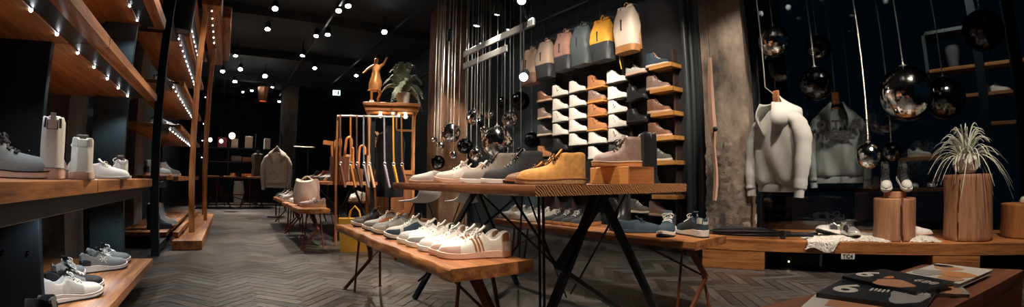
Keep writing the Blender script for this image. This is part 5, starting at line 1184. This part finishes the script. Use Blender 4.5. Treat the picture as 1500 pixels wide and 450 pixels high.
# glowing exit sign
p = at_r(493, 136, 13.5); t = thing('exit_sign', 'lit white emergency exit sign with running figure', 'sign', p, D(-14))
part('panel', B().box(-.11, .11, -.02, .02, -.075, .075, .003), glow('exit_white', (.72, 1, .95), 2.2), t); dkm = mat('sign_green', (.01, .09, .06), .5)
fg = B().ball((-.025, -.022, .045), .012, 10, 6); fg.bar((-.03, -.022, .03), (-.035, -.022, -.01), .018, .003, (0, 1, 0)); fg.bar((-.035, -.022, -.01), (-.005, -.022, -.05), .014, .003, (0, 1, 0)); fg.bar((-.035, -.022, -.01), (-.07, -.022, -.045), .014, .003, (0, 1, 0)); fg.bar((-.03, -.022, .026), (.005, -.022, .0), .01, .003, (0, 1, 0)); fg.bar((-.03, -.022, .026), (-.06, -.022, .002), .01, .003, (0, 1, 0)); fg.box(.03, .075, -.024, -.02, -.06, .055)
part('pictogram', fg, dkm, t, smooth=False); part('hanger', B().tube([(0, 0, .075), (0, 0, CEIL-p.z)], .008, 6), STEEL, t)
# clothes rail right of the jacket
p = at_r(452, 218, 9.4); t = thing('clothes_rail', 'thin steel clothes rail beyond the dark boots', 'rail', (p.x, p.y, 0)); part('bar', B().tube([(-.3, 0, 1.42), (.12, 0, 1.42)], .012, 8), CHROME, t); part('post', B().tube([(-.28, 0, 0), (-.28, 0, 1.42)], .014, 8).tube([(.0, 0, 0), (.0, 0, 1.42)], .014, 8), STEEL, t)
# black bags high in the frame rack
t = thing('black_bag', 'black leather bag hanging high at the near end of the frame rack', 'bag', (-.72, 5.32, 2.35)); part('body', B().loft([[(.17*(1+.1*math.sin(3*z))*math.cos(a), .10*math.sin(a), z) for a in [k*2*PI/20 for k in range(20)]] for z in [.05*j for j in range(9)]]), BLACK_L, t); part('handle', B().tube([(-.08, 0, .39), (-.06, 0, .55), (.0, 0, .62), (.06, 0, .55), (.08, 0, .39)], .01, 8), BLACK_L, t)

# ---------------------------------------------------------------- lamps
LENS = glow('spot_lens', (1, .93, .82), 55); LENSC = glow('spot_lens_cool', (.9, .96, 1), 55)
SPOTS = []
def spot(loc, tgt, lab, energy=0, ang=55, col=(1, .84, .67), cool=False, r=.042, grp='ceiling spotlights', deep=0):
    loc = V(loc); t = thing('ceiling_spotlight', lab, 'spotlight', loc, 0, grp); d = (V(tgt)-loc).normalized(); M = d.to_track_quat('-Z', 'Y').to_matrix().to_4x4()
    for nm, bb, m in (('housing', B().lathe([(.001, .17), (.05, .165), (.055, .15), (.055, -deep), (.048, -deep), (.046, .02), (.001, .02)], 18), STEEL), ('lens', B().lathe([(.001, -.012), (r*.6, -.008), (r, .004), (r*.9, .018), (.001, .018)], 16), LENSC if cool else LENS)):
        part(nm, bb, m, t).matrix_local = M
    if CEIL-loc.z > .1: part('stem', B().tube([(0, 0, .06), (0, 0, CEIL-loc.z)], .01, 8), STEEL, t)
    if energy:
        l = light('lamp', 'SPOT', loc+d*(.05+deep), energy, col, t, tgt, .05, ang, .6); SPOTS.append(l)
Z = 3.55
for px, py, lab, tgt, en, cool, r_ in (
    (403, 13, 'bright starry ceiling spotlight at the upper left of the dark ceiling', (.5, 5.2, 0), 260, 0, .055),
    (392, 43, 'ceiling spotlight below the starry one', (.3, 6.8, 0), 130, 0, .05),
    (496, 16, 'left one of the upper pair of ceiling spotlights', (1.0, 5.6, .5), 260, 0, .05),
    (510, 9, 'right one of the upper pair of ceiling spotlights', (1.6, 5.6, .7), 260, 0, .05),
    (463, 53, 'left one of the lower pair of ceiling spotlights', (1.0, 7.4, .4), 170, 0, .045),
    (480, 51, 'right one of the lower pair of ceiling spotlights', (1.4, 7.4, .8), 320, 0, .05),
    (443, 82, 'ceiling spotlight below the lower pair', (.95, 9.6, 1.0), 600, 0, .05),
    (461, 100, 'ceiling spotlight left above the exit sign', (1.5, 9.3, .8), 110, 0, .055),
    (522, 111, 'small ceiling spotlight right of the exit sign', (2.2, 10, .5), 0, 0, .05),
    (563, 47, 'lone ceiling spotlight above the statue', (2.17, 6.1, 2.0), 220, 1, .05),
    (345, 82, 'ceiling spotlight nearest the wooden posts', (.2, 9.6, 0), 260, 0, .05),
    (326, 105, 'left one of the far row of ceiling spotlights', (-.5, 11, 0), 0, 0, .06),
    (352, 102, 'second one of the far row of ceiling spotlights', (.1, 10.5, 0), 0, 0, .06),
    (344, 120, 'cool white ceiling spotlight below the far row', (.1, 12.7, .8), 900, 1, .06),
    (388, 112, 'ceiling spotlight above the copper lantern', (.9, 11, .5), 110, 0, .065),
    (369, 133, 'tiny ceiling spotlight left of the lantern', (.4, 14.3, 1.5), 600, 0, .05),
    (356, 135, 'faint tiny ceiling spotlight left of the lantern', (.3, 14, 1), 0, 0, .03),
    (399, 128, 'tiny ceiling spotlight right above the lantern', (1, 14, 1), 0, 0, .045),
    (409, 149, 'tiny ceiling spotlight right below the lantern', (1.2, 15, 1), 0, 0, .045)):
    p = on_z(px, py, Z); spot(p, tgt, lab, en, 50, cool=bool(cool), r=r_)
# low hung spots near the shoe wall and the window
for px, py, r_, lab, tgt, en, rr in (
    (767, 113, 5.0, 'starry spotlight hanging left of the shoe wall', (1.2, 2.2, .5), 60, .05), (764, 1, 4.6, 'ceiling spotlight at the top of the long chain left of the backpacks', (1.3, 2.0, .7), 0, .045),
    (728, 21, 5.4, 'ceiling spotlight above the largest cluster ball', (3.2, 5.2, 1.4), 200, .04), (698, 38, 6.0, 'ceiling spotlight above the left cluster balls', (2.9, 5.6, 1.4), 200, .04), (778, 29, 5.6, 'faint ceiling spotlight left above the backpacks', (3.9, 4.0, 1.8), 0, .035), (745, 44, 6.6, 'faint ceiling spotlight behind the long chain', (3.4, 6, 1.5), 0, .03),
    (660, 59, 6.4, 'warm spotlight on the rust stained column', (3.45, 7.05, 1.0), 160, .045), (706, 65, 6.9, 'small spotlight among the chains', (3.2, 6.0, 1.2), 0, .035)):
    p = at_r(px, py, r_); spot(p, tgt, lab, en, 60, r=rr, col=(1, .72, .48) if px == 660 else (1, .82, .64), grp='hanging spotlights')
# unseen spotlights above the front half of the shop, several added as fill
for x, y, tgt, en, an, lab in (
    (.25, 2.5, (.92, 1.7, .5), 220, 44, 'ceiling spotlight above the near end of the front bench'),
    (-.35, .6, (.98, 1.6, .5), 85, 26, 'ceiling spotlight over the aisle aimed at the nearest white sneaker'),  # extra lamp, put in to lift the shadowed nearest shoe
    (.4, 3.7, (.9, 2.7, .5), 210, 46, 'ceiling spotlight above the far end of the front bench'),
    (.7, .35, (1.45, 1.5, .8), 300, 38, 'ceiling spotlight aimed at the boots on the high table'),
    (2.3, 2.7, (1.3, 2.2, .8), 230, 44, 'ceiling spotlight above the far end of the high table'),
    (1.6, 2.2, (3.95, 4.3, 1.7), 520, 34, 'ceiling spotlight aimed at the left part of the shoe wall'),
    (2.0, 1.5, (3.95, 3.2, 1.6), 420, 36, 'ceiling spotlight aimed at the right part of the shoe wall'),
    (1.7, 2.6, (3.8, 4.4, 2.5), 120, 30, 'ceiling spotlight aimed at the backpacks'),
    (2.2, 1.2, (3.8, 3.2, 2.5), 130, 30, 'ceiling spotlight aimed at the pale backpack'),
    (2.2, .6, (2.5, 1.7, .4), 220, 50, 'ceiling spotlight aimed at the rear bench'),
    (3.6, -.6, (3.95, 1.4, 1.2), 270, 36, 'ceiling spotlight aimed at the hoodie'),
    (2.9, -.6, (4.3, .4, .4), 300, 46, 'ceiling spotlight aimed at the wood stumps'),
    (3.0, .5, (3.9, 1.1, .3), 150, 46, 'ceiling spotlight aimed at the sheepskin'),
    (1.5, -.6, (1.6, .15, .45), 150, 44, 'ceiling spotlight aimed at the magazines'),
    (2.9, 3.9, (2.3, 5.2, .6), 800, 44, 'added unseen spotlight brightening the white chairs behind the high table'),  # unseen fill lamp, strengthened to whiten the chairs
    (.1, 3.6, (.2, 3.9, 0), 110, 60, 'ceiling spotlight lighting the aisle floor'),
    (1.2, 3.6, (-.58, 2.6, 1.5), 420, 40, 'added unseen spotlight brightening the front edges of the near left rack'),  # added only to make the shelf fronts brighter
    (1.1, 5.0, (-.45, 6.2, 1.8), 200, 40, 'ceiling spotlight aimed at the tall wooden posts'),
    (1.4, 4.4, (2.05, 6.0, 2.0), 260, 24, 'added unseen spotlight brightening the gilded statue'),  # front lamp added because the statue came out dark
    (1.0, 3.9, (1.42, 5.25, .95), 380, 30, 'added unseen spotlight brightening the hanging leather straps'),  # added fill for the straps, no visible source
    (2.6, .9, (4.1, 2.0, 1.3), 220, 36, 'added unseen spotlight brightening the concrete column'),  # invented lamp that lightens the column
    (5.5, .1, (6.25, -.3, 1.5), 140, 75, 'added unseen spotlight for the dim rack beyond the shop window'),  # made-up lamp so the shelving behind the glass shows
    (2.3, -.3, (2.9, .9, 0), 110, 60, 'ceiling spotlight lighting the floor before the window bench')):
    spot((x, y, Z), tgt, lab, en, an, col=(1, .84, .67), deep=.14)
# led strips under the left shelves
for z, y0, xs in ((1.30, .3, -.79), (1.85, .3, -.79)):
    for k in range(6): y = .7+.55*k; light('led_light', 'SPOT', (-.765, y, z-.02), 6, (.86, .95, 1), None, (-.80, y, 0), .02, 125, .6)
for k in range(5): light('led_light', 'SPOT', (-.76, .9+.6*k, .66), 7, (.86, .95, 1), None, (-.78, .9+.6*k, 0), .03, 130, .6)
for z in (1.28, 1.76, 2.33, 2.84, .72):
    for k in range(3): light('led_light', 'SPOT', (-.71, 5.75+1.0*k, z-.05), 6, (.88, .95, 1), None, (-.78, 5.75+1.0*k, 0), .02, 120, .6)
for x, y in ((-.16, -.1), (.2, -.1)): p = W(cab, x, y, 1.69); light('cabinet_light', 'POINT', p, 3, (1, .75, .48), None, size=.03)
w = bpy.data.worlds.new('night'); SC.world = w; w.use_nodes = True
bg = w.node_tree.nodes['Background']; bg.inputs[0].default_value = (.12, .45, .75, 1); bg.inputs[1].default_value = .008
SC.cycles.max_bounces = 8; SC.cycles.sample_clamp_indirect = 4
